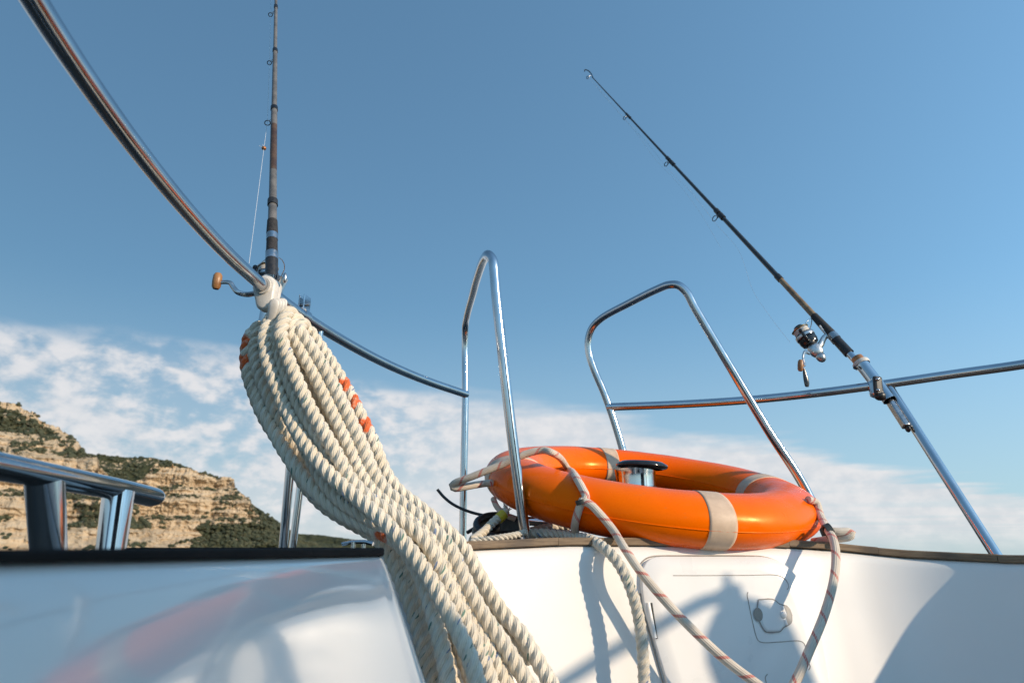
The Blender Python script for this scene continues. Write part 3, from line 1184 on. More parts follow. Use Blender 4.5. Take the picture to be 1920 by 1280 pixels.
def flange(p, ax, parent, r=0.026):
    for k in range(3):
        a_ = 0.5 + 2.094 * k
        ellipsoid('screw', p + Vector((math.cos(a_), math.sin(a_), 0)) * (r * 0.76) + ax * 0.0045, 0.0032, 0.0032, 0.0018, BRUSH, parent)
    lathe('base_flange', [(r, 0), (r, 0.003), (r * 0.94, 0.005), (r * 0.55, 0.006), (r * 0.5, 0.014), (TR * 1.02, 0.017)], p, ax, BRUSH, parent, 24)


flange(W(front_leg[0].x, front_leg[0].y, 0.004), Vector((0, 0, 1)), port, 0.019)
flange(W(bl.x, bl.y, -0.05), Vector((0, 0, 1)), port)


def rail_pt(px):
    return min(RAILP, key=lambda p: abs(960 + F * p.x / (p.y * CT + (p.z - H) * ST) - px) if p.y > 0.3 else 1e9)


s_bot = at(532, 1022, 1.33); s_bot.z = H - 0.05
s_top2 = rail_pt(570)
tube('stanchion', [s_top2, s_top2.lerp(s_bot, 0.5), s_bot], 0.0084, STEEL, port, segs=20)
s_bot2 = at(546.5, 1022, 1.37); s_bot2.z = H - 0.05
s_t3 = rail_pt(600)
tube('stanchion', [s_t3, s_t3.lerp(s_bot2, 0.5), s_bot2], 0.0072, STEEL, port, segs=20)
flange(s_bot, Vector((0, 0, 1)), port)

star = empty('stern_rail', W(0.45, 1.9, -0.02), 'stainless hoop behind the lifebuoy with a rail running off to the right', 'guard rail', 'stainless stern rails')
rb = at(1216, 990, 1.95); rb.z = H - 0.05
rf = at(1575, 1020, 1.62); rf.z = H - 0.05
hoop2 = [rb, at(1166, 838, 1.95), at(1136, 745, 1.95), at(1113, 690, 1.95), at(1104, 660, 1.95), at(1103, 636, 1.945), at(1110, 615, 1.93), at(1126, 598, 1.90), at(1180, 568, 1.79), at(1235, 541, 1.675),
         at(1255, 534, 1.64), at(1272, 535, 1.625), at(1288, 549, 1.62), at(1302, 575, 1.62), at(1360, 673, 1.62), at(1440, 806, 1.62), at(1510, 916, 1.62), rf]
tube('hoop', catmull(hoop2, 8), 0.0106, STEEL, star, segs=24)
rr = [at(1138, 763, 1.95), at(1270, 758, 1.90), at(1400, 750, 1.85), at(1530, 737, 1.78), at(1660, 720, 1.71), at(1790, 701, 1.64), at(1925, 682, 1.56), at(2100, 650, 1.44), at(2400, 585, 1.25)]
RRAIL = catmull(rr, 8)
tube('rail_tube', RRAIL, TR, STEEL, star, segs=24)
dg_b = at(1888, 1040, 1.50); dg_b.z = H - 0.05
dg_t = at(1666, 724, 1.712)
tube('stanchion', [dg_t, dg_t.lerp(dg_b, 0.5), dg_b], TR * 1.02, STEEL, star, segs=24)
flange(dg_b, Vector((0, 0, 1)), star)
e_b = rr[-1].copy(); e_b.z = H - 0.05
tube('stanchion', [rr[-1], rr[-1].lerp(e_b, 0.5), e_b], TR, STEEL, star, segs=20)
flange(rf, Vector((0, 0, 1)), star)
flange(rb, Vector((0, 0, 1)), star)

# ------------------------------------------------------------------ grab handle on the side deck
hd = empty('grab_handle', W(-0.46, 0.8, -0.05), 'low stainless handrail on two stout legs beside the side coaming', 'handrail')
h0, h1 = W(-0.445, 0.30, 0.075), W(-0.467, 0.95, 0.074)
hp_ = [W(-0.443, 0.22, 0.076), W(-0.449, 0.45, 0.0755), W(-0.456, 0.65, 0.0745), W(-0.462, 0.82, 0.0732), W(-0.464, 0.885, 0.0718), W(-0.465, 0.908, 0.0708)]
tube('rail_bar', catmull(hp_, 8), lambda t: 0.0155 if t < 0.9 else 0.0155 * math.sqrt(max(0.02, 1 - ((t - 0.9) / 0.1) ** 2)), STEEL, hd, segs=24, flat=(0.78, 1.15))
for (ax_, ay_), (bx_, by_) in (((79, 925), (92, 1040)), ((220, 938), (207, 1038))):
    q0, q1 = ray(ax_, ay_), ray(bx_, by_)
    p0 = Vector((0, 0, H)) + q0 * (-0.457 / q0.x)
    p1 = Vector((0, 0, H)) + q1 * (-0.452 / q1.x)
    p0.z = H + 0.070
    p1 = p0 + (p1 - p0) * 1.25
    tube('leg', [p0, p0.lerp(p1, 0.5), p1], lambda t: 0.0165 - 0.002 * t, STEEL, hd, segs=24, flat=(1.0, 1.15))

# ------------------------------------------------------------------ lifebuoy
BC = W(0.3033, 1.5744, 0.1424)
BR, BA, BB = 0.2977, 0.0686, 0.0508
bn = Vector((0.1035, -0.2726, 1)).normalized()
be1 = (Vector((1, 0, 0)) - bn * bn.x).normalized()
be2 = bn.cross(be1)


def buoy_pt(a, b, ga=0.0):
    rr_ = BR + (BA + ga) * math.cos(b)
    return BC + be1 * (rr_ * math.cos(a)) + be2 * (rr_ * math.sin(a)) + bn * ((BB + ga) * math.sin(b))


def torus_section(a0, a1, na, nb_, ga, closed=False, wob=0.0):
    V, Fc, UV = [], [], []
    cnt = na if closed else na + 1
    for i in range(cnt):
        a = a0 + (a1 - a0) * i / na
        for j in range(nb_):
            b = 2 * math.pi * j / nb_
            g = ga
            if wob:
                g += wob * fbm(3 * math.cos(a), 3 * math.sin(a), b * 0.7, 3)
            V.append(buoy_pt(a, b, g)); UV.append((a, b))
    for i in range(na):
        i2 = (i + 1) % cnt
        for j in range(nb_):
            j2 = (j + 1) % nb_
            Fc.append((i * nb_ + j, i2 * nb_ + j, i2 * nb_ + j2, i * nb_ + j2))
    if not closed:   # turn the band's edges down on to the ring
        for i, rev in ((0, True), (na, False)):
            a = a0 if rev else a1
            b0 = len(V)
            for j in range(nb_):
                V.append(buoy_pt(a, 2 * math.pi * j / nb_, -0.001)); UV.append((a, 0))
            for j in range(nb_):
                j2 = (j + 1) % nb_
                f = (i * nb_ + j, i * nb_ + j2, b0 + j2, b0 + j)
                Fc.append(f if rev else f[::-1])
    return mesh_from(V, Fc, UV)


buoy = empty('lifebuoy', BC - bn * BB, 'orange ring lifebuoy with pale bands propped on the stern coaming', 'lifebuoy')
link('ring', torus_section(0, 2 * math.pi, 160, 44, 0.0, True, 0.0009), ORANGE, buoy)


def buoy_hit(px, py, off=0.0):
    d = ray(px, py).normalized()
    o = Vector((0, 0, H))
    t = 0.7
    for _ in range(200):
        p = o + d * t - BC
        x, y, z = p.dot(be1), p.dot(be2), p.dot(bn)
        q = math.hypot(x, y) - BR
        k = math.hypot(q / BA, z / BB)
        dist = (k - 1) * min(BA, BB)
        if dist < 1e-5:
            break
        t += max(dist, 1e-5) * 0.9
        if t > 3:
            return None
    n = (be1 * (x / max(1e-6, math.hypot(x, y))) + be2 * (y / max(1e-6, math.hypot(x, y)))) * (q / BA / BA) + bn * (z / BB / BB)
    return o + d * t + n.normalized() * off


def buoy_angle(px, py):
    p = buoy_hit(px, py) - BC
    return math.atan2(p.dot(be2), p.dot(be1))


ang = buoy_angle(1357, 975)
for k in range(4):
    a = ang + k * math.pi / 2
    hw = 0.071
    link('reflective_band', torus_section(a - hw, a + hw, 10, 44, 0.0012, wob=0.0006), BAND, buoy)
for b_ in (-0.05, math.pi - 0.12):
    sp_ = [buoy_pt(2 * math.pi * i / 160, b_, 0.0002) for i in range(161)]
    tube('seam', sp_, 0.0011, ORANGE, buoy, segs=6, caps=False)

BRR = 0.0073


def bpath(spec):
    out = []
    for s in spec:
        if s[2] == 'b':
            p = buoy_hit(s[0], s[1], BRR * (s[3] if len(s) > 3 else 0.95))
            if p is None:
                raise ValueError('no hit %s' % (s,))
            out.append(p)
        else:
            out.append(at(*s[:3]))
    return out


def braided(name, spec, parent=None, rad=BRR, base=None, n=10):
    path, tot = resample(catmull(bpath(spec), n), 0.006)
    return tube(name, path, rad, BRAID, parent, segs=14, base=base)


# over the ring from the loop at its left, down to the knot, then the long hanging bight
braided('grab_rope', [(926, 905, 'b', 0.6), (910, 906, 1.45), (890, 909, 1.44), (868, 913, 1.43), (852, 915, 1.43), (847, 911, 1.43), (853, 905, 1.425), (880, 895, 1.41), (915, 881, 1.40), (940, 871, 1.395),
                      (968, 858, 1.385), (995, 848, 1.38), (1020, 844, 1.375), (1036, 849, 1.36), (1060, 878, 'b', 1.1), (1082, 903, 'b', 1.0), (1095, 923, 'b', 1.05), (1101, 935, 'b', 1.15),
                      (1096, 944, 'b', 1.3)], buoy)
braided('grab_rope', [(1096, 938, 'b', 1.0), (1089, 952, 'b', 0.9), (1083, 970, 'b', 0.9), (1080, 985, 'b', 0.9), (1079, 997, 1.30)], buoy)
braided('grab_rope', [(1094, 941, 'b', 1.3), (1108, 946, 'b', 1.2), (1128, 963, 'b', 1.1), (1148, 991, 1.235), (1172, 1029, 1.195), (1200, 1070, 1.175), (1248, 1127, 1.165), (1300, 1181, 1.155), (1358, 1235, 1.145),
                      (1415, 1278, 1.135), (1450, 1301, 1.135), (1474, 1300, 1.14), (1490, 1279, 1.145), (1516, 1222, 1.165), (1546, 1150, 1.195), (1564, 1082, 1.225), (1567, 1035, 1.25), (1562, 1010, 1.27),
                      (1553, 994, 1.30)], buoy)
braided('grab_rope', [(1512, 940, 'b', 0.7), (1526, 946, 'b', 0.9), (1537, 962, 1.375), (1546, 982, 1.335), (1554, 994, 1.305), (1572, 996, 1.30), (1590, 996, 1.30), (1598, 1000, 1.30), (1594, 1005, 1.30), (1575, 1009, 1.31),
                      (1550, 1012, 1.33), (1525, 1015, 1.36)], buoy)
braided('grab_rope', [(925, 935, 1.47), (932, 950, 1.45), (945, 963, 1.44), (965, 972, 1.45)], buoy, rad=0.006)
kp = buoy_hit(1093, 942, BRR * 1.2)
lathe('cable_tie', [(0.0085, -0.004), (0.0105, -0.004), (0.0105, 0.004), (0.0085, 0.004)], kp, Vector((0.35, 0.1, -1)), TIE, buoy, 20)
kp2 = at(1553.5, 995, 1.295)
lathe('cable_tie', [(0.010, -0.0055), (0.0135, -0.0055), (0.0135, 0.0055), (0.010, 0.0055)], kp2, Vector((0.9, -0.1, 0.35)), TIE, buoy, 20)

# ------------------------------------------------------------------ winch inside the ring
wc = at(1191, 885, 1.56)
winch = empty('winch', W(wc.x, wc.y, -0.05), 'polished winch drum with a black top rising inside the lifebuoy', 'winch', 'deck winches')


def build_winch(root, base):
    lathe('drum', [(0.062, 0.0), (0.062, 0.02), (0.056, 0.03), (0.046, 0.06), (0.0445, 0.10), (0.0445, 0.165), (0.0448, 0.181), (0.0436, 0.1815), (0.0436, 0.183), (0.0446, 0.1835), (0.044, 0.205), (0.045, 0.212), (0.046, 0.222)], base, Vector((0, 0, 1)), STEEL, root, 48)
    lathe('top_cap', [(0.046, 0.2225), (0.0545, 0.225), (0.0575, 0.228), (0.0575, 0.2305), (0.0555, 0.2335), (0.045, 0.239), (0.02, 0.241), (0.012, 0.241), (0.012, 0.237), (0.0005, 0.237)], base, Vector((0.06, -0.05, 1)), GLOSSBLK, root, 48)


build_winch(winch, W(wc.x, wc.y, -0.038))
fx, fy = 1.70, 0.50  # unseen white cylinder placed here to throw a shadow on the locker lid
fe = empty('shadow_fender', W(fx, fy, 0.02), 'unseen white cylinder added on the right to cast a shadow on the locker lid', 'shadow_fender')
lathe('body', [(0.0, 0.0), (0.03, 0.004), (0.050, 0.03), (0.060, 0.07), (0.060, 0.43), (0.050, 0.47), (0.03, 0.497), (0.018, 0.505), (0.018, 0.53), (0.0, 0.53)], W(fx, fy, 0.02), Vector((0, 0, 1)), WHITEP, fe, 32)
tube('lanyard', [W(fx, fy, 0.54), W(fx + 0.004, fy, 0.56), W(fx + 0.009, fy, 0.575)], 0.006, WHITEP, fe, segs=10)
sd_r = empty('shadow_rail', W(1.78, 0.2, -0.05), 'unseen stainless rail added on the right for its shadow band on the coaming', 'guard rail')  # unseen rail added with it, shaped for a shadow band on the coaming
tube('rail_tube', catmull([W(1.82, -1.6, 0.585), W(1.80, -0.4, 0.585), W(1.768, 0.38, 0.585), W(1.762, 0.44, 0.575), W(1.758, 0.475, 0.54), W(1.757, 0.482, 0.2), W(1.757, 0.482, -0.05)], 8), 0.0113, STEEL, sd_r, segs=16)
for x, y in ((1.81, -1.0),):
    tube('stanchion', [W(x, y, -0.05), W(x, y, 0.575)], 0.0113, STEEL, sd_r, segs=16)

# ------------------------------------------------------------------ laid ropes
def laid_rope(path, rad, lay, seed=0.0, segs=8, per=18, marks=(), twist0=0.0):
    """three strands twisted round a centre line; marks: (from, to) metres painted orange"""
    path, tot = resample(path, lay / per)
    fr = frames(path)
    n = len(path)
    rs = rad * 0.545
    rc = rad * 0.475
    V, Fc, UV, mk, sd = [], [], [], [], []
    for k in range(3):
        base = len(V)
        ctr = []
        for i in range(n):
            s = tot * i / (n - 1)
            ph = twist0 + 2 * math.pi * (s / lay + k / 3.0)
            ctr.append(path[i] + fr[i][1] * (rc * math.cos(ph)) + fr[i][2] * (rc * math.sin(ph)))
        fk = frames(ctr)
        for i in range(n):
            s = tot * i / (n - 1)
            ph = twist0 + 2 * math.pi * (s / lay + k / 3.0)
            rad_dir = (fr[i][1] * math.cos(ph) + fr[i][2] * math.sin(ph))
            T = fk[i][0]
            u = (rad_dir - T * rad_dir.dot(T)).normalized()
            v = T.cross(u)
            m_ = 0.0
            for a, b in marks:
                if a <= s + 0.003 * math.sin(ph * 2.0) <= b:
                    m_ = 1.0
            r_ = rs * (1 + 0.05 * fbm(s * 60, seed, k, 2))
            for q in range(segs + 1):
                a = 2 * math.pi * q / segs
                V.append(ctr[i] + u * (math.cos(a) * r_) + v * (math.sin(a) * r_ * 1.04))
                UV.append((q / segs, s))
                mk.append(m_)
                sd.append(seed * 7.31 + k * 1.9)
        m = segs + 1
        for i in range(n - 1):
            for q in range(segs):
                Fc.append((base + i * m + q, base + i * m + q + 1, base + (i + 1) * m + q + 1, base + (i + 1) * m + q))
        for i in (0, n - 1):
            f = tuple(base + i * m + q for q in range(segs))
            Fc.append(f if i else f[::-1])
    return mesh_from(V, Fc, UV, {'mark': mk, 'seed': sd}), tot


LPX = [(466, 640), (462, 682), (476, 735), (497, 784), (522, 823), (547, 862), (562, 890), (585, 922), (615, 951), (655, 976), (700, 1002), (722, 1024), (742, 1066), (760, 1114), (777, 1162), (793, 1232), (806, 1290), (818, 1345)]
RPX = [(577, 616), (607, 655), (639, 704), (667, 755), (688, 800), (706, 842), (720, 881), (744, 918), (775, 943), (803, 965), (832, 990), (864, 1021), (878, 1042), (911, 1099), (944, 1150), (978, 1188), (1005, 1231), (1045, 1295)]


def boundary(P):
    q = catmull([Vector((x, y, 0)) for x, y in P], 8)
    q, tot = resample(q, 5.0)
    return q


LB, RB = boundary(LPX), boundary(RPX)


def bnd(B, t):
    f = max(0.0, min(1.0, t)) * (len(B) - 1)
    i = min(int(f), len(B) - 2)
    return B[i].lerp(B[i + 1], f - i)


coil = empty('mooring_rope', at(530, 600, 1.16), 'thick hank of white laid rope hanging from the rail clip', 'rope')
RR_ = 0.0124
LAY = 0.050
# (fraction at the top, at the waist, at the foot, layer depth, orange marks as fractions of the length)
loops = [
    (0.00, 0.00, 0.02, 0.010, [(-0.012, 0.016), (0.034, 0.064)]),
    (0.13, 0.09, 0.13, 0.024, []),
    (0.27, 0.28, 0.17, -0.012, []),
    (0.40, 0.43, 0.36, 0.004, []),
    (0.55, 0.56, 0.50, -0.016, []),
    (0.69, 0.70, 0.64, 0.002, []),
    (0.83, 0.85, 0.81, -0.010, []),
    (0.99, 1.00, 0.99, 0.014, [(0.163, 0.193), (0.219, 0.246), (0.275, 0.304)]),
]
rl = random.Random(11)
for i, (f0, f1, f2, dz_, mk_) in enumerate(loops):
    pts = []
    ph = rl.uniform(0, 6.28)
    for k in range(0, 27):
        t = k / 26
        if t < 0.5:
            s = t / 0.5
            f = f0 + (f1 - f0) * (3 * s * s - 2 * s ** 3)
        else:
            s = (t - 0.5) / 0.5
            f = f1 + (f2 - f1) * (3 * s * s - 2 * s ** 3)
        f += (0.034 * math.sin(t * 5.5 + ph) + 0.016 * math.sin(t * 13 + 2 * ph)) * (0.25 if f < 0.03 or f > 0.97 else 1.0)
        a, b = bnd(LB, t), bnd(RB, t)
        p = a.lerp(b, f)
        Yc = 1.165 - 0.015 * t - 0.085 * max(0, t - 0.35) / 0.65
        bulge = 0.042 * (1 - (2 * f - 1) ** 2)
        pts.append(at(p.x, p.y, Yc - bulge + dz_ + 0.010 * math.sin(t * 7 + ph * 2) * min(1, t * 6)))
    # over the hook and down the back
    top = pts[0]
    hook = at(537, 607, 1.185)
    side = (top - hook)
    cr = Vector((hook.x + side.x * 0.88, hook.y + 0.005 + 0.01 * abs(2 * f0 - 1), hook.z + 0.004 - 0.030 * abs(2 * f0 - 0.95) ** 1.6))
    over = [Vector((top.x + (cr.x - top.x) * 0.45, (top.y + cr.y) / 2 - 0.012, max(top.z, cr.z) * 0.55 + cr.z * 0.45 + 0.002)), cr]
    back = [Vector((cr.x + side.x * 0.2, cr.y + 0.032, cr.z - 0.022))]
    for k in range(3, 27, 3):
        t = k / 26
        f = 0.08 + 0.84 * ((i * 0.37 + 0.1) % 1.0)
        a, b = bnd(LB, t), bnd(RB, t)
        p = a.lerp(b, f)
        Yc = 1.165 - 0.015 * t - 0.085 * max(0, t - 0.35) / 0.65
        back.append(at(p.x, p.y, Yc + 0.030 + 0.012 * ((i * 5) % 3)))
    path = catmull(list(reversed(back)) + list(reversed(over)) + pts, 8)
    _, tot_all = resample(path, 0.01)
    fl = catmull(pts, 8)
    _, tot_f = resample(fl, 0.01)
    off = tot_all - tot_f
    me, tot = laid_rope(path, RR_, LAY, seed=i + 1.0, marks=[(off + a * tot_f, off + b * tot_f) for a, b in mk_], twist0=rl.uniform(0, 6.28))
    link('rope_loop', me, ROPE, coil)
# lower, slack front bights that show below the hank's waist
extra = [
    ([(470, 690, 1.18), (486, 750, 1.175), (512, 806, 1.165), (545, 862, 1.15), (590, 920, 1.135), (640, 962, 1.12), (700, 990, 1.10), (752, 1020, 1.06), (790, 1080, 1.04), (812, 1150, 1.02), (832, 1230, 1.0), (846, 1330, 0.99)], [(0.585, 0.625)]),
    ([(500, 640, 1.16), (520, 720, 1.14), (548, 790, 1.12), (585, 850, 1.10), (632, 902, 1.08), (690, 950, 1.06), (742, 1000, 1.04), (790, 1060, 1.02), (826, 1120, 1.0), (862, 1190, 0.985), (890, 1260, 0.975), (905, 1340, 0.97)], []),
]
for j, (sp_, mk_) in enumerate(extra):
    path = catmull([at(*s) for s in sp_], 10)
    _, tt = resample(path, 0.01)
    me, tot = laid_rope(path, RR_, LAY, seed=20.0 + j, marks=[(a * tt, b * tt) for a, b in mk_], twist0=j * 1.3)
    link('rope_loop', me, ROPE, coil)

# the loose rope over the capping
lr = catmull([at(1175, 992, 1.52), at(1120, 990, 1.50), at(1060, 985, 1.47), at(1015, 992, 1.43), at(990, 1000, 1.385), at(1010, 999, 1.36), at(1050, 1001, 1.33), at(1085, 1007, 1.285), at(1112, 1014, 1.235), at(1138, 1031, 1.195), at(1160, 1056, 1.178), at(1181, 1098, 1.168),
              at(1196, 1150, 1.16), at(1205, 1215, 1.15), at(1208, 1290, 1.14), at(1209, 1360, 1.135)], 10)
me, _ = laid_rope(lr, 0.0098, 0.040, 31.0)
tag(link('slack_rope', me, ROPE2, base=at(1100, 1012, 1.25)), 'single laid rope drooping over the coaming past the hinge of the locker lid', 'rope')
tr_ = catmull([at(882, 1016, 1.27), at(905, 1012, 1.275), at(935, 1008, 1.28), at(965, 1003, 1.30), at(985, 998, 1.32)], 8)
me, _ = laid_rope(tr_, 0.0065, 0.028, 35.0, per=12)
tag(link('thin_rope', me, ROPE2, base=at(905, 1012, 1.275)), 'thin grey rope lying along the capping at the foot of the left hoop', 'rope')

sr = empty('spliced_rope', at(905, 1006, 1.36), 'pale rope end bound with yellow tape leaning beside the left hoop', 'rope')
spp = catmull([at(884, 1012, 1.33), at(896, 1005, 1.34), at(912, 992, 1.36), at(926, 978, 1.375), at(940, 966, 1.385), at(950, 957, 1.39)], 8)
me, _ = laid_rope(spp, 0.0088, 0.030, 37.0)
link('rope', me, ROPE, sr)
a_, b_ = at(935, 972, 1.381), at(945, 963, 1.387)
tube('tape', [a_, b_], 0.0104, YTAPE, sr, segs=16)
for k in range(12):
    rk = random.Random(k)
    tip = at(948 + rk.uniform(-9, 12), 946 + rk.uniform(-5, 8), 1.39 + rk.uniform(-.01, .01))
    tube('frayed_end', [at(949, 959, 1.39), tip], lambda t: 0.0019 * (1 - 0.55 * t), ROPE, sr, segs=6)

# ------------------------------------------------------------------ odds and ends on the stern deck
c1 = catmull([at(820, 917, 1.62), at(832, 931, 1.62), at(848, 944, 1.61), at(870, 955, 1.60), at(895, 963, 1.59), at(925, 968, 1.58), at(960, 972, 1.58)], 8)
tag(tube('black_cable', c1, 0.0034, BLACK, None, 10, base=at(900, 990, 1.6)), 'stiff black cable end curling up left of the hoop legs', 'cable', 'black cables by the hoop')
c2 = catmull([at(876, 998, 1.56), at(895, 987, 1.55), at(915, 979, 1.545), at(940, 973, 1.545)], 8)
tag(tube('black_cable', c2, 0.0042, BLACK, None, 10, base=at(880, 1005, 1.56)), 'short black cable bending low behind the taped rope end', 'cable', 'black cables by the hoop')
hose = empty('hose_coil', at(940, 1008, 1.50), 'dark coiled hose lying low between the legs of the left hoop', 'hose')
for k, (rr3, zz3, m3) in enumerate(((0.055, 0.0, BLACK), (0.052, 0.016, BRASSY), (0.050, 0.031, BLACK))):
    c = at(938, 1004, 1.50) + Vector((0, 0, zz3 - 0.012))
    tube('hose_turn', torus_path(c, Vector((0.12, -0.55, 1)), rr3, 40), 0.0085, m3, hose, segs=12, caps=False)
box('hose_bracket', at(958, 985, 1.47), 0.045, 0.03, 0.03, BLACK, hose, bevel=0.004)
tag(tube('boat_hook', [at(950, 974, 1.66), at(1020, 978, 1.67), at(1130, 982, 1.70)], 0.0105, STEEL, None, 16, base=at(1020, 978, 1.67)), 'bare metal pole lying under the left side of the lifebuoy', 'pole')
cl = empty('deck_cleat', W(-0.18, 0.838, 0.01), 'small chrome cleat on the dark capping end just left of the rope', 'cleat')
p = at(672, 1021, 0.838)
tube('horn', [p + Vector((-0.020, 0.004, 0.001)), p + Vector((-0.008, 0.002, 0.0035)), p + Vector((0.008, -0.002, 0.0035)), p + Vector((0.018, -0.004, 0.001))], 0.0024, STEEL, cl, segs=12)
for dx in (-0.006, 0.006):
    tube('foot', [p + Vector((dx, 0, 0.003)), p + Vector((dx, 0, -0.004))], 0.0026, STEEL, cl, segs=10)

# ------------------------------------------------------------------ rail fittings
def rail_at(px):
    best = min(range(len(RAILP) - 1), key=lambda i: abs(proj_x(RAILP[i]) - px) if RAILP[i].y > 0.3 else 1e9)
    t = (RAILP[best + 1] - RAILP[max(0, best - 1)]).normalized()
    return RAILP[best], t


def proj_x(p):
    q = p - Vector((0, 0, H))
    fw = q.y * CT + q.z * ST
    return 960 + F * q.x / fw


cp, ct = rail_at(497)
clip = empty('rail_clip', cp, 'off white plastic clip round the rail holding up the rope hank', 'clip')
def plate(name, outline, org, ax, u, v, t0, t1, bev, mat, parent):
    """a thick moulded plate: outline in (u, v), from t0 to t1 along ax, with rounded rims"""
    ring = [(t0, bev), (t0 + bev * 0.3, bev * 0.3), (t0 + bev, 0.0), (t1 - bev, 0.0), (t1 - bev * 0.3, bev * 0.3), (t1, bev)]
    cu = sum(p[0] for p in outline) / len(outline); cv = sum(p[1] for p in outline) / len(outline)
    V, Fc = [], []
    m = len(outline)
    for t, inset in ring:
        for a_, b_ in outline:
            d_ = Vector((a_ - cu, b_ - cv)); l_ = d_.length
            d_ *= max(0.05, (l_ - inset) / l_)
            V.append(org + ax * t + u * (cu + d_.x) + v * (cv + d_.y))
    for i in range(len(ring) - 1):
        for k in range(m):
            k2 = (k + 1) % m
            Fc.append((i * m + k, i * m + k2, (i + 1) * m + k2, (i + 1) * m + k))
    Fc.append(tuple(reversed(range(m)))); Fc.append(tuple((len(ring) - 1) * m + k for k in range(m)))
    return link(name, mesh_from(V, Fc), mat, parent)


cv_ = (Vector((0, 0, 1)) - ct * ct.z).normalized()
cu_ = ct.cross(cv_)
if cu_.x < 0:
    cu_ = -cu_
bulb = at(497, 566, cp.y) - cp
bu, bv_ = bulb.dot(cu_), bulb.dot(cv_)


def capsule(r0, c0, r1, c1, n=14):
    d_ = Vector(c1) - Vector(c0)
    a0 = math.atan2(d_.y, d_.x)
    o_ = [(c0[0] + r0 * math.cos(a0 + math.pi / 2 + math.pi * k / n), c0[1] + r0 * math.sin(a0 + math.pi / 2 + math.pi * k / n)) for k in range(n + 1)]
    o_ += [(c1[0] + r1 * math.cos(a0 - math.pi / 2 + math.pi * k / n), c1[1] + r1 * math.sin(a0 - math.pi / 2 + math.pi * k / n)) for k in range(n + 1)]
    return o_


plate('body', capsule(0.0215, (0.0, 0.001), 0.0165, (bu, bv_)), cp, ct, cu_, cv_, -0.006, 0.017, 0.006, WHITEP, clip)
plate('lip', capsule(0.0185, (0.003, 0.004), 0.011, (bu * 0.55 + 0.006, bv_ * 0.55)), cp, ct, cu_, cv_, 0.012, 0.029, 0.005, WHITEP, clip)
lathe('bush', [(0.0112, -0.010), (0.0150, -0.010), (0.0155, -0.0075), (0.0155, 0.0), (0.0112, 0.0)], cp, ct, WHITEP, clip, 28)
# folded strap hanging from the clip to the rope
st0, st1 = at(521, 560, 1.115), at(512, 606, 1.125)
for k in range(4):
    a = st0 + Vector((0.004 * k - 0.006, 0.002 * k, 0.001 * k))
    b = st1 + Vector((0.0045 * k - 0.006, 0.002 * k, 0.004 * (k % 2)))
    tube('strap_fold', catmull([a, a.lerp(b, 0.35) + Vector((0.002, -0.003, 0)), b], 6), lambda t: 0.0046 + 0.0018 * math.sin(t * 2.2) - 0.0026 * t * t - 0.0026 * max(0.0, 1 - t * 5) ** 2, WHITEP, clip, segs=10, flat=(1.6, 0.45))
tube('cord', [at(515, 560, 1.12), at(500, 592, 1.122), at(492, 612, 1.13)], 0.0016, WHITEP, clip, segs=8)

cp2, ct2 = rail_at(566)
clamp = empty('rail_clamp', cp2, 'small stainless pipe clamp on the rail behind the top of the rope', 'clamp')
u2, v2, _ = axis_frame(ct2)
lathe('band', [(TR * 1.01, -0.011), (TR * 1.28, -0.011), (TR * 1.28, 0.011), (TR * 1.01, 0.011)], cp2, ct2, STEEL, clamp, 28)
upv = (Vector((0, 0, 1)) - ct2 * ct2.z).normalized()
sdv = ct2.cross(upv)
for s in (-1, 1):
    box('ear', cp2 + upv * 0.024 + sdv * (0.0050 * s), 0.026, 0.0028, 0.036, STEEL, clamp, X=ct2, Y=sdv, bevel=0.0008)
tube('bolt', [cp2 + upv * 0.024 - sdv * 0.012, cp2 + upv * 0.024 + sdv * 0.012], 0.0034, BRUSH, clamp, segs=6)

# ------------------------------------------------------------------ fishing rods
def rod_segments(rod, P0, P1, specs):
    """specs: ((px,py),(px,py), r0, r1, material, name) on the axis"""
    for a, b, r0, r1, mt, nm in specs:
        A = on_line(P0, P1, *a)[0] if not isinstance(a, Vector) else a
        B = on_line(P0, P1, *b)[0] if not isinstance(b, Vector) else b
        tube(nm, [A.lerp(B, k / 6) for k in range(7)], lambda t, r0=r0, r1=r1: r0 + (r1 - r0) * t, mt, rod, segs=16)


def guide(rod, p, ax, off, ring_r, wire=0.0009):
    """a line guide: ring standing off the blank on a bent foot"""
    off = (off - ax * off.dot(ax)).normalized()
    c = p + off * (ring_r + 0.012)
    g = tube('line_guide', torus_path(c, (ax + off * 0.25).normalized(), ring_r, 28), wire * 1.3, GLOSSBLK, rod, segs=8, caps=False)
    for s in (-1, 1):
        sd = ax.cross(off) * (ring_r * 0.5 * s)
        tube('guide_foot', [p + ax * 0.012, p + off * 0.007 + ax * 0.003 + sd * 0.5, c - off * ring_r * 0.8 + sd], wire, BRUSH, g, segs=6)


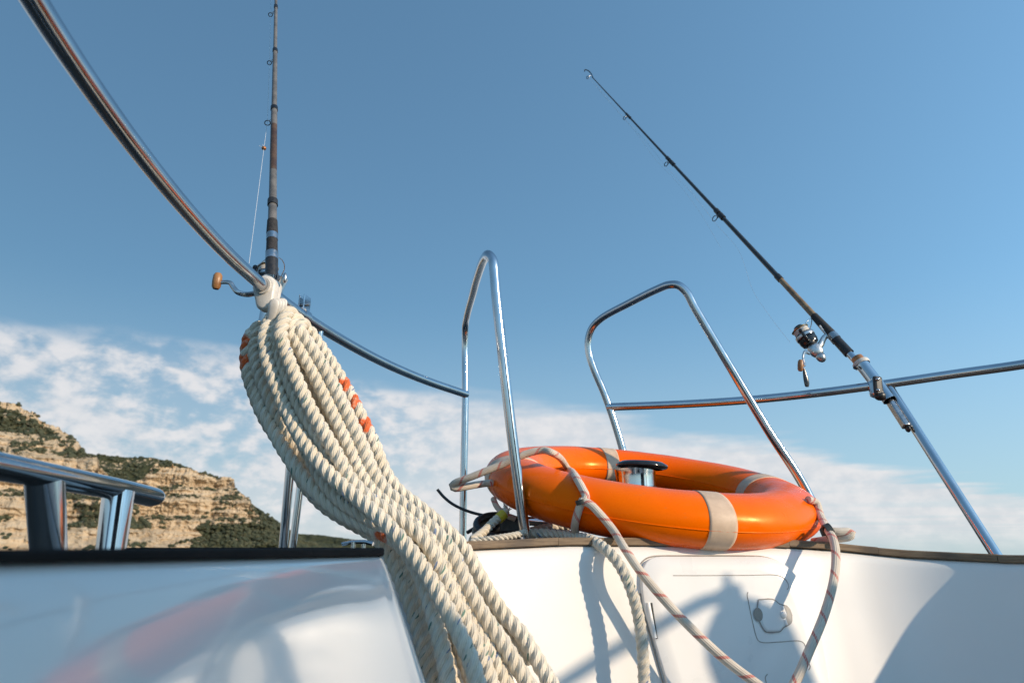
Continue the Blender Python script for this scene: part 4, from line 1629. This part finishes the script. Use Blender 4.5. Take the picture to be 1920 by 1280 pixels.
def reel(root, org, ax, off, scale=1.0, knob_back=False, spin=0.0):
    """spinning reel hung off a rod: ax towards the rod tip, off from the rod to the reel"""
    ax = ax.normalized()
    off = (off - ax * off.dot(ax)).normalized()
    sd = ax.cross(off) * (-1 if knob_back else 1)
    S = scale

    def P(a, o, s=0.0):
        return org + ax * (a * S) + off * (o * S) + sd * (s * S)
    tube('reel_foot', [P(-0.028, 0.010), P(0.0, 0.011), P(0.03, 0.010)], 0.0042 * S, ALU, root, segs=10, flat=(0.6, 1.2))
    tube('stem', catmull([P(0.0, 0.010), P(-0.004, 0.022), P(-0.014, 0.036), P(-0.020, 0.05)], 6), lambda t: (0.0055 + 0.002 * t) * S, ALU, root, segs=12, flat=(1.15, 0.75))
    ellipsoid('gearbox', P(-0.022, 0.058), 0.021 * S, 0.0165 * S, 0.013 * S, ALU, root, X=ax, Y=off, power=0.85)
    ellipsoid('rear_cover', P(-0.044, 0.058), 0.015 * S, 0.0115 * S, 0.011 * S, BRUSH, root, X=ax, Y=off)
    lathe('rotor', [(0.008 * S, -0.006 * S), (0.020 * S, -0.004 * S), (0.0225 * S, 0.004 * S), (0.0225 * S, 0.012 * S), (0.019 * S, 0.014 * S), (0.0, 0.014 * S)], P(0.0, 0.058), ax, GLOSSBLK, root, 32)
    lathe('spool', [(0.0225 * S, 0.0), (0.0235 * S, 0.002 * S), (0.0235 * S, 0.012 * S), (0.0225 * S, 0.0135 * S), (0.018 * S, 0.014 * S)], P(0.013, 0.058), ax, GLOSSBLK, root, 36)
    lathe('spool_band', [(0.0237 * S, 0.0), (0.0239 * S, 0.001 * S), (0.0239 * S, 0.006 * S), (0.0237 * S, 0.007 * S)], P(0.0165, 0.058), ax, ALU, root, 36)
    lathe('spool_line', [(0.0185 * S, 0.0), (0.0190 * S, 0.004 * S), (0.0192 * S, 0.009 * S), (0.0186 * S, 0.0145 * S)], P(0.0265, 0.058), ax, SPOOLL, root, 36)
    lathe('spool_lip', [(0.018 * S, 0.0), (0.0215 * S, 0.001 * S), (0.0222 * S, 0.0025 * S), (0.020 * S, 0.004 * S), (0.012 * S, 0.005 * S)], P(0.0405, 0.058), ax, GOLD, root, 36)
    lathe('drag_knob', [(0.012 * S, 0.0), (0.0125 * S, 0.004 * S), (0.010 * S, 0.007 * S), (0.0, 0.008 * S)], P(0.0455, 0.058), ax, BLACK, root, 24)
    d1 = (off * math.cos(spin) + sd * math.sin(spin))
    C = P(0.0, 0.058)
    for s in (1, -1):
        q = d1 * s
        tube('bail_arm', catmull([C + q * (0.020 * S) - ax * (0.002 * S), C + q * (0.030 * S) + ax * (0.008 * S), C + q * (0.031 * S) + ax * (0.026 * S)], 5),
             lambda t: (0.0048 - 0.0012 * t) * S, GLOSSBLK if s > 0 else ALU, root, segs=10)
    A1 = C + d1 * (0.031 * S) + ax * (0.028 * S)
    A2 = C - d1 * (0.031 * S) + ax * (0.028 * S)
    w_ = ax.cross(d1)
    tube('bail_wire', catmull([A1, C + d1 * (0.02 * S) + w_ * (0.028 * S) + ax * (0.044 * S), C + w_ * (0.037 * S) + ax * (0.05 * S), C - d1 * (0.02 * S) + w_ * (0.028 * S) + ax * (0.044 * S), A2], 6), 0.0011 * S, STEEL, root, segs=8)
    ellipsoid('line_roller', A1, 0.0055 * S, 0.0055 * S, 0.0055 * S, GLOSSBLK, root)
    return P, A1


def handle(root, pts, knob_c, knob_ax, kl, kr):
    tube('handle_arm', catmull(pts, 6), lambda t: 0.0042 - 0.001 * t, BRUSH, root, segs=12, flat=(1.2, 0.7))
    lathe('handle_knob', [(0.0, -kl), (kr * 0.62, -kl * 0.96), (kr * 0.92, -kl * 0.7), (kr, 0), (kr * 0.92, kl * 0.7), (kr * 0.62, kl * 0.96), (0.0, kl)], knob_c, knob_ax, WOOD, root, 24)


# ---- left rod
LP0, LP1 = at(509, 520, 1.185), at(518, -30, 1.43)
lax = (LP1 - LP0).normalized()
lrod = empty('fishing_rod', LP0, 'thick grey and brown fishing rod standing upright over the rope hank', 'fishing rod', 'fishing rods at the stern')
ltop = LP0 + lax * 2.3
PXL = lambda y: (509 + (518 - 509) * (520 - y) / 550.0, y)
rod_segments(lrod, LP0, LP1, [
    (LP0 - lax * 0.03, PXL(472), 0.0116, 0.0118, BLACK, 'butt_grip'),
    (PXL(487), PXL(474), 0.0119, 0.0119, BRUSH, 'seat_ring'),
    (PXL(473), PXL(449), 0.0108, 0.0104, FOAM, 'foregrip'),
    (PXL(450), PXL(439), 0.0110, 0.0110, BRUSH, 'seat_ring'),
    (PXL(439), PXL(414), 0.0112, 0.0098, FOAM, 'foregrip'),
    (PXL(416), PXL(381), 0.0086, 0.0082, GREYROD, 'blank'),
    (PXL(385), PXL(375), 0.0103, 0.0100, BLACK, 'ferrule'),
    (PXL(376), PXL(320), 0.0078, 0.0074, GREYROD, 'blank'),
    (PXL(320), PXL(235), 0.0074, 0.0070, BROWNROD, 'blank'),
    (PXL(235), PXL(203), 0.0070, 0.0068, GREYROD, 'blank'),
    (PXL(207), PXL(201), 0.0080, 0.0080, GLOSSBLK, 'ferrule'),
    (PXL(202), PXL(95), 0.0060, 0.0053, GREYROD, 'blank'),
    (PXL(98), PXL(93), 0.0062, 0.0062, GLOSSBLK, 'ferrule'),
    (PXL(94), PXL(14), 0.0046, 0.0042, GREYROD, 'blank'),
    (PXL(16), PXL(11), 0.0050, 0.0050, GLOSSBLK, 'ferrule'),
    (PXL(12), ltop, 0.0036, 0.0010, GREYROD, 'blank'),
])
lo = Vector((-1.0, 0.45, 0.0))
for y in (224, 112, 22):
    guide(lrod, on_line(LP0, LP1, *PXL(y))[0], lax, lo, 0.006 if y > 200 else 0.0048, 0.0008)

lreel = empty('fishing_reel', at(488, 515, 1.17), 'spinning reel with wooden knob at the foot of the upright rod', 'fishing reel', 'spinning reels on the rods')
lorg = on_line(LP0, LP1, *PXL(520))[0] + lax * 0.024
P_, lroll = reel(lreel, lorg, lax, Vector((-0.50, 1.0, 0.0)), 0.95, False, 2.15)
handle(lreel, [at(482, 549, 1.165), at(462, 552, 1.14), at(446, 548, 1.13), at(437, 538, 1.13), at(431, 530, 1.13), at(414, 529, 1.13)], at(407, 527, 1.13), Vector((0.03, 0, 1)), 0.0155, 0.0082)

lh = empty('rod_holder', at(505, 570, 1.14), 'flared chrome rod holder clamped to the rail behind the white clip', 'rod holder', 'rod holders on the rails')
ha = at(517, 522, 1.185)
hb = at(495, 640, 1.19)
hax = (ha - hb).normalized()
lathe('tube', [(0.0145, 0.0), (0.0165, 0.0), (0.0165, (ha - hb).length - 0.03), (0.0185, (ha - hb).length - 0.015), (0.0225, (ha - hb).length), (0.0205, (ha - hb).length + 0.001), (0.0145, (ha - hb).length - 0.03)], hb, hax, STEEL, lh, 32)
ellipsoid('wing_nut', at(534, 521, 1.14), 0.004, 0.004, 0.010, BRUSH, lh)
# line from the reel to the first guide, up the rod
g0 = on_line(LP0, LP1, *PXL(224))[0] + Vector((-1.0, 0.45, 0.0)).normalized() * 0.019
g1 = on_line(LP0, LP1, *PXL(112))[0] + Vector((-1.0, 0.45, 0.0)).normalized() * 0.017
g2 = on_line(LP0, LP1, *PXL(22))[0] + Vector((-1.0, 0.45, 0.0)).normalized() * 0.017
roll_px = at(467, 494, 1.15)
tag(tube('fishing_line', [roll_px, g0, g1, g2, g2 + lax * 0.5], 0.00042, LINE, None, 6, base=roll_px), 'taut white line running up beside the upright rod', 'fishing line', 'fishing lines')
# small orange float stop on the line
lure = g0.lerp(roll_px, 0.22)
fl = empty('line_bead', lure, 'tiny brown bead tangled on the line of the upright rod', 'bead')
ellipsoid('bead', lure, 0.005, 0.005, 0.0045, COPPER, fl)
for k in range(5):
    rk = random.Random(40 + k)
    tube('tag_end', [lure, lure + Vector((rk.uniform(-.012, .006), 0, rk.uniform(-.006, .012)))], 0.0005, LINE, fl, segs=5)

# ---- right rod
RP0, RP1 = at(1614, 686, 1.745), at(1103, 137, 2.75)
rax = (RP1 - RP0).normalized()
rrod = empty('fishing_rod', RP0, 'long black fishing rod leaning up and left from the right hand rail', 'fishing rod', 'fishing rods at the stern')
rod_segments(rrod, RP0, RP1, [
    (RP0 - rax * 0.05, (1591, 660), 0.0098, 0.0098, STEEL, 'butt_tube'),
    ((1593, 662), (1566, 634), 0.0135, 0.0128, BLACK, 'butt_grip'),
    ((1568, 636), (1560, 627), 0.0142, 0.0142, BRUSH, 'seat_ring'),
    ((1562, 629), (1527, 591), 0.0138, 0.0105, FOAM, 'foregrip'),
    ((1529, 593), (1463, 522), 0.0092, 0.0082, GOLDROD, 'blank'),
    ((1465, 524), (1458, 516), 0.0098, 0.0098, BLACK, 'ferrule'),
    ((1460, 518), (1350, 400), 0.0080, 0.0068, CARBON, 'blank'),
    ((1358, 408), (1351, 401), 0.0098, 0.0098, BLACK, 'ferrule'),
    ((1349, 399), (1343, 393), 0.0090, 0.0090, BLACK, 'ferrule'),
    ((1352, 402), (1257, 301), 0.0064, 0.0054, CARBON, 'blank'),
    ((1264, 309), (1258, 302), 0.0076, 0.0076, BLACK, 'ferrule'),
    ((1256, 300), (1251, 295), 0.0070, 0.0070, BLACK, 'ferrule'),
    ((1258, 302), (1178, 217), 0.0048, 0.0038, CARBON, 'blank'),
    ((1182, 221), (1174, 213), 0.0058, 0.0050, BLACK, 'ferrule'),
    ((1178, 217), (1110, 145), 0.0034, 0.0022, CARBON, 'blank'),
])
tipb = on_line(RP0, RP1, 1112, 147)[0]
rof = Vector((-0.75, -0.2, -1.0))
tube('tip_guide', catmull([tipb, at(1108, 138, 2.75), at(1103, 133, 2.76), at(1097, 131, 2.76), at(1096, 134, 2.76)], 5), 0.0026, GLOSSBLK, rrod, segs=8)
for (gx, gy), r_ in (((1353, 403), 0.0105), ((1259, 303), 0.0085), ((1179, 218), 0.007), ((1108, 143), 0.006)):
    guide(rrod, on_line(RP0, RP1, gx, gy)[0], rax, rof, r_, 0.0012)

rreel = empty('fishing_reel', at(1525, 665, 1.73), 'spinning reel hanging under the leaning rod on the right', 'fishing reel', 'spinning reels on the rods')
rorg = on_line(RP0, RP1, 1556, 622)[0]
P_, rroll = reel(rreel, rorg - rax * 0.006, (rax + Vector((-0.12, -0.22, 0.10))).normalized(), Vector((-0.83, 0.0, -0.60)), 1.12, False, 1.1)
handle(rreel, [at(1517, 662, 1.69), at(1509, 660, 1.67), at(1506, 672, 1.66), at(1509, 683, 1.655), at(1507, 685, 1.65)], at(1501, 685, 1.645), Vector((0.16, 0, 1)), 0.0150, 0.0072)
tube('folded_blade', catmull([at(1507, 690, 1.655), at(1510, 705, 1.655), at(1512.5, 717, 1.655), at(1513, 725, 1.655)], 6), lambda t: 0.0025 + 0.0042 * math.sin(min(1, t * 1.05) * math.pi * 0.8) * (1 if t < 0.98 else 0.5), CARBON, rreel, segs=12, flat=(1.0, 0.5))

rh = empty('rod_holder', at(1650, 727, 1.70), 'angled chrome rod holder tube bolted to the right hand rail', 'rod holder', 'rod holders on the rails')
ra_ = at(1616, 683, 1.742)
rb_ = at(1668, 750, 1.69)
hx = (ra_ - rb_).normalized()
ln = (ra_ - rb_).length
lathe('tube', [(0.0150, 0.0), (0.0168, 0.0), (0.0168, ln - 0.012), (0.0190, ln), (0.0178, ln + 0.001), (0.0150, ln - 0.012)], rb_, hx, STEEL, rh, 32)
lathe('lip', [(0.0145, -0.002), (0.0205, -0.003), (0.0222, 0.002), (0.0215, 0.007), (0.0150, 0.008)], ra_, hx, WHITEP, rh, 32)
lathe('collar', [(0.0105, 0.0), (0.0150, 0.001), (0.0158, 0.008), (0.0150, 0.014), (0.0105, 0.015)], ra_ + hx * 0.010, hx, COPPER, rh, 28)
ellipsoid('stop_knob', at(1604, 689, 1.73), 0.006, 0.006, 0.005, BLACK, rh)
# lower channel
l0, l1 = at(1668, 752, 1.695), at(1699, 800, 1.655)
box('channel', (l0 + l1) / 2, (l1 - l0).length, 0.020, 0.014, BRUSH, rh, X=(l1 - l0), Y=Vector((0, 1, 0)), bevel=0.003)
ellipsoid('end_plug', at(1702, 803, 1.655), 0.010, 0.009, 0.005, BLACK, rh, X=(l1 - l0), Y=Vector((0, 1, 0)))
pc = at(1646, 723, 1.685)
xx = (at(1648, 740, 1.685) - at(1645, 708, 1.685)).normalized()
box('clamp_plate', pc, 0.050, 0.024, 0.012, BLACK, rh, X=xx, Y=Vector((1, 0.2, 0)), bevel=0.0055)
box('clamp_strap', pc + Vector((0.003, 0.02, -0.003)), 0.048, 0.026, 0.028, STEEL, rh, X=xx, Y=Vector((1, 0.2, 0)), bevel=0.010)
ellipsoid('clamp_jaw', at(1650, 742, 1.69), 0.014, 0.013, 0.012, BLACK, rh)
for y in (711, 731):
    ellipsoid('bolt', at(1645 + (y - 711) * 0.05, y, 1.677), 0.0048, 0.0048, 0.0040, STEEL, rh)

# slack line of the leaning rod, with tag ends
lp = [on_line(RP0, RP1, x, y)[0] + rof.normalized() * o for x, y, o in ((1108, 143, 0.018), (1179, 218, 0.026), (1259, 303, 0.034), (1353, 403, 0.04))]
sl1 = catmull([lp[0], lp[1], at(1215, 270, 2.4), lp[2], at(1300, 365, 2.15), lp[3], at(1385, 470, 1.98), at(1412, 545, 1.88), at(1438, 585, 1.80), at(1468, 625, 1.72), at(1482, 642, 1.70)], 8)
tag(tube('fishing_line', sl1, 0.00034, LINE, None, 5, base=lp[0]), 'slack clear line threaded through the rings of the leaning rod', 'fishing line', 'fishing lines')
sl2 = catmull([lp[0], at(1160, 212, 2.5), at(1193, 250, 2.4), at(1228, 298, 2.28), at(1272, 345, 2.15), at(1310, 395, 2.05), at(1352, 465, 1.95)], 8)
tag(tube('fishing_line', sl2, 0.00030, LINE, None, 5, base=lp[0]), 'loose second strand of line hanging left of the leaning rod', 'fishing line', 'fishing lines')

# ------------------------------------------------------------------ unseen screen added on the right to keep sun off the side coaming
wcl = empty('added_screen', W(1.62, -0.4, -0.05), 'unseen dark blue canvas screen added on the right to shade the side coaming', 'added screen')
outl = [(-1.7, 0.0), (0.15, 0.0), (0.15, 0.56), (0.06, 0.72), (0.02, 1.15), (-1.7, 1.15)]
V, Fc = [], []
for y, z in outl:
    V.append(W(1.45, y, z)); 
for y, z in outl:
    V.append(W(1.454, y, z))
n_ = len(outl)
Fc.append(tuple(range(n_))); Fc.append(tuple(reversed(range(n_, 2 * n_))))
for k in range(n_):
    k2 = (k + 1) % n_
    Fc.append((k, n_ + k, n_ + k2, k2))
link('canvas', mesh_from(V, Fc), CANVAS, wcl, smooth=False)
for y in (-1.68, -0.8, 0.0):
    tube('pole', [W(1.475, y, -0.05), W(1.475, y, 1.16)], 0.012, STEEL, wcl, segs=12)

wc2 = empty('added_screen', W(-0.93, -0.4, -0.05), 'unseen low dark blue canvas screen added on the left to darken steel reflections', 'added screen')  # unseen low screen added so the steel legs reflect something dark
V, Fc = [], []
outl = [(-1.7, -0.05), (0.6, -0.05), (0.6, 0.09), (-1.7, 0.10)]
for x in (-0.93, -0.934):
    for y, z in outl:
        V.append(W(x, y, z))
n_ = len(outl)
Fc.append(tuple(range(n_))); Fc.append(tuple(reversed(range(n_, 2 * n_))))
for k in range(n_):
    k2 = (k + 1) % n_
    Fc.append((k, n_ + k, n_ + k2, k2))
link('canvas', mesh_from(V, Fc), CANVAS, wc2, smooth=False)
for y in (-1.68, -0.4, 0.58):
    tube('pole', [W(-0.945, y, -0.05), W(-0.945, y, 0.10)], 0.012, STEEL, wc2, segs=12)
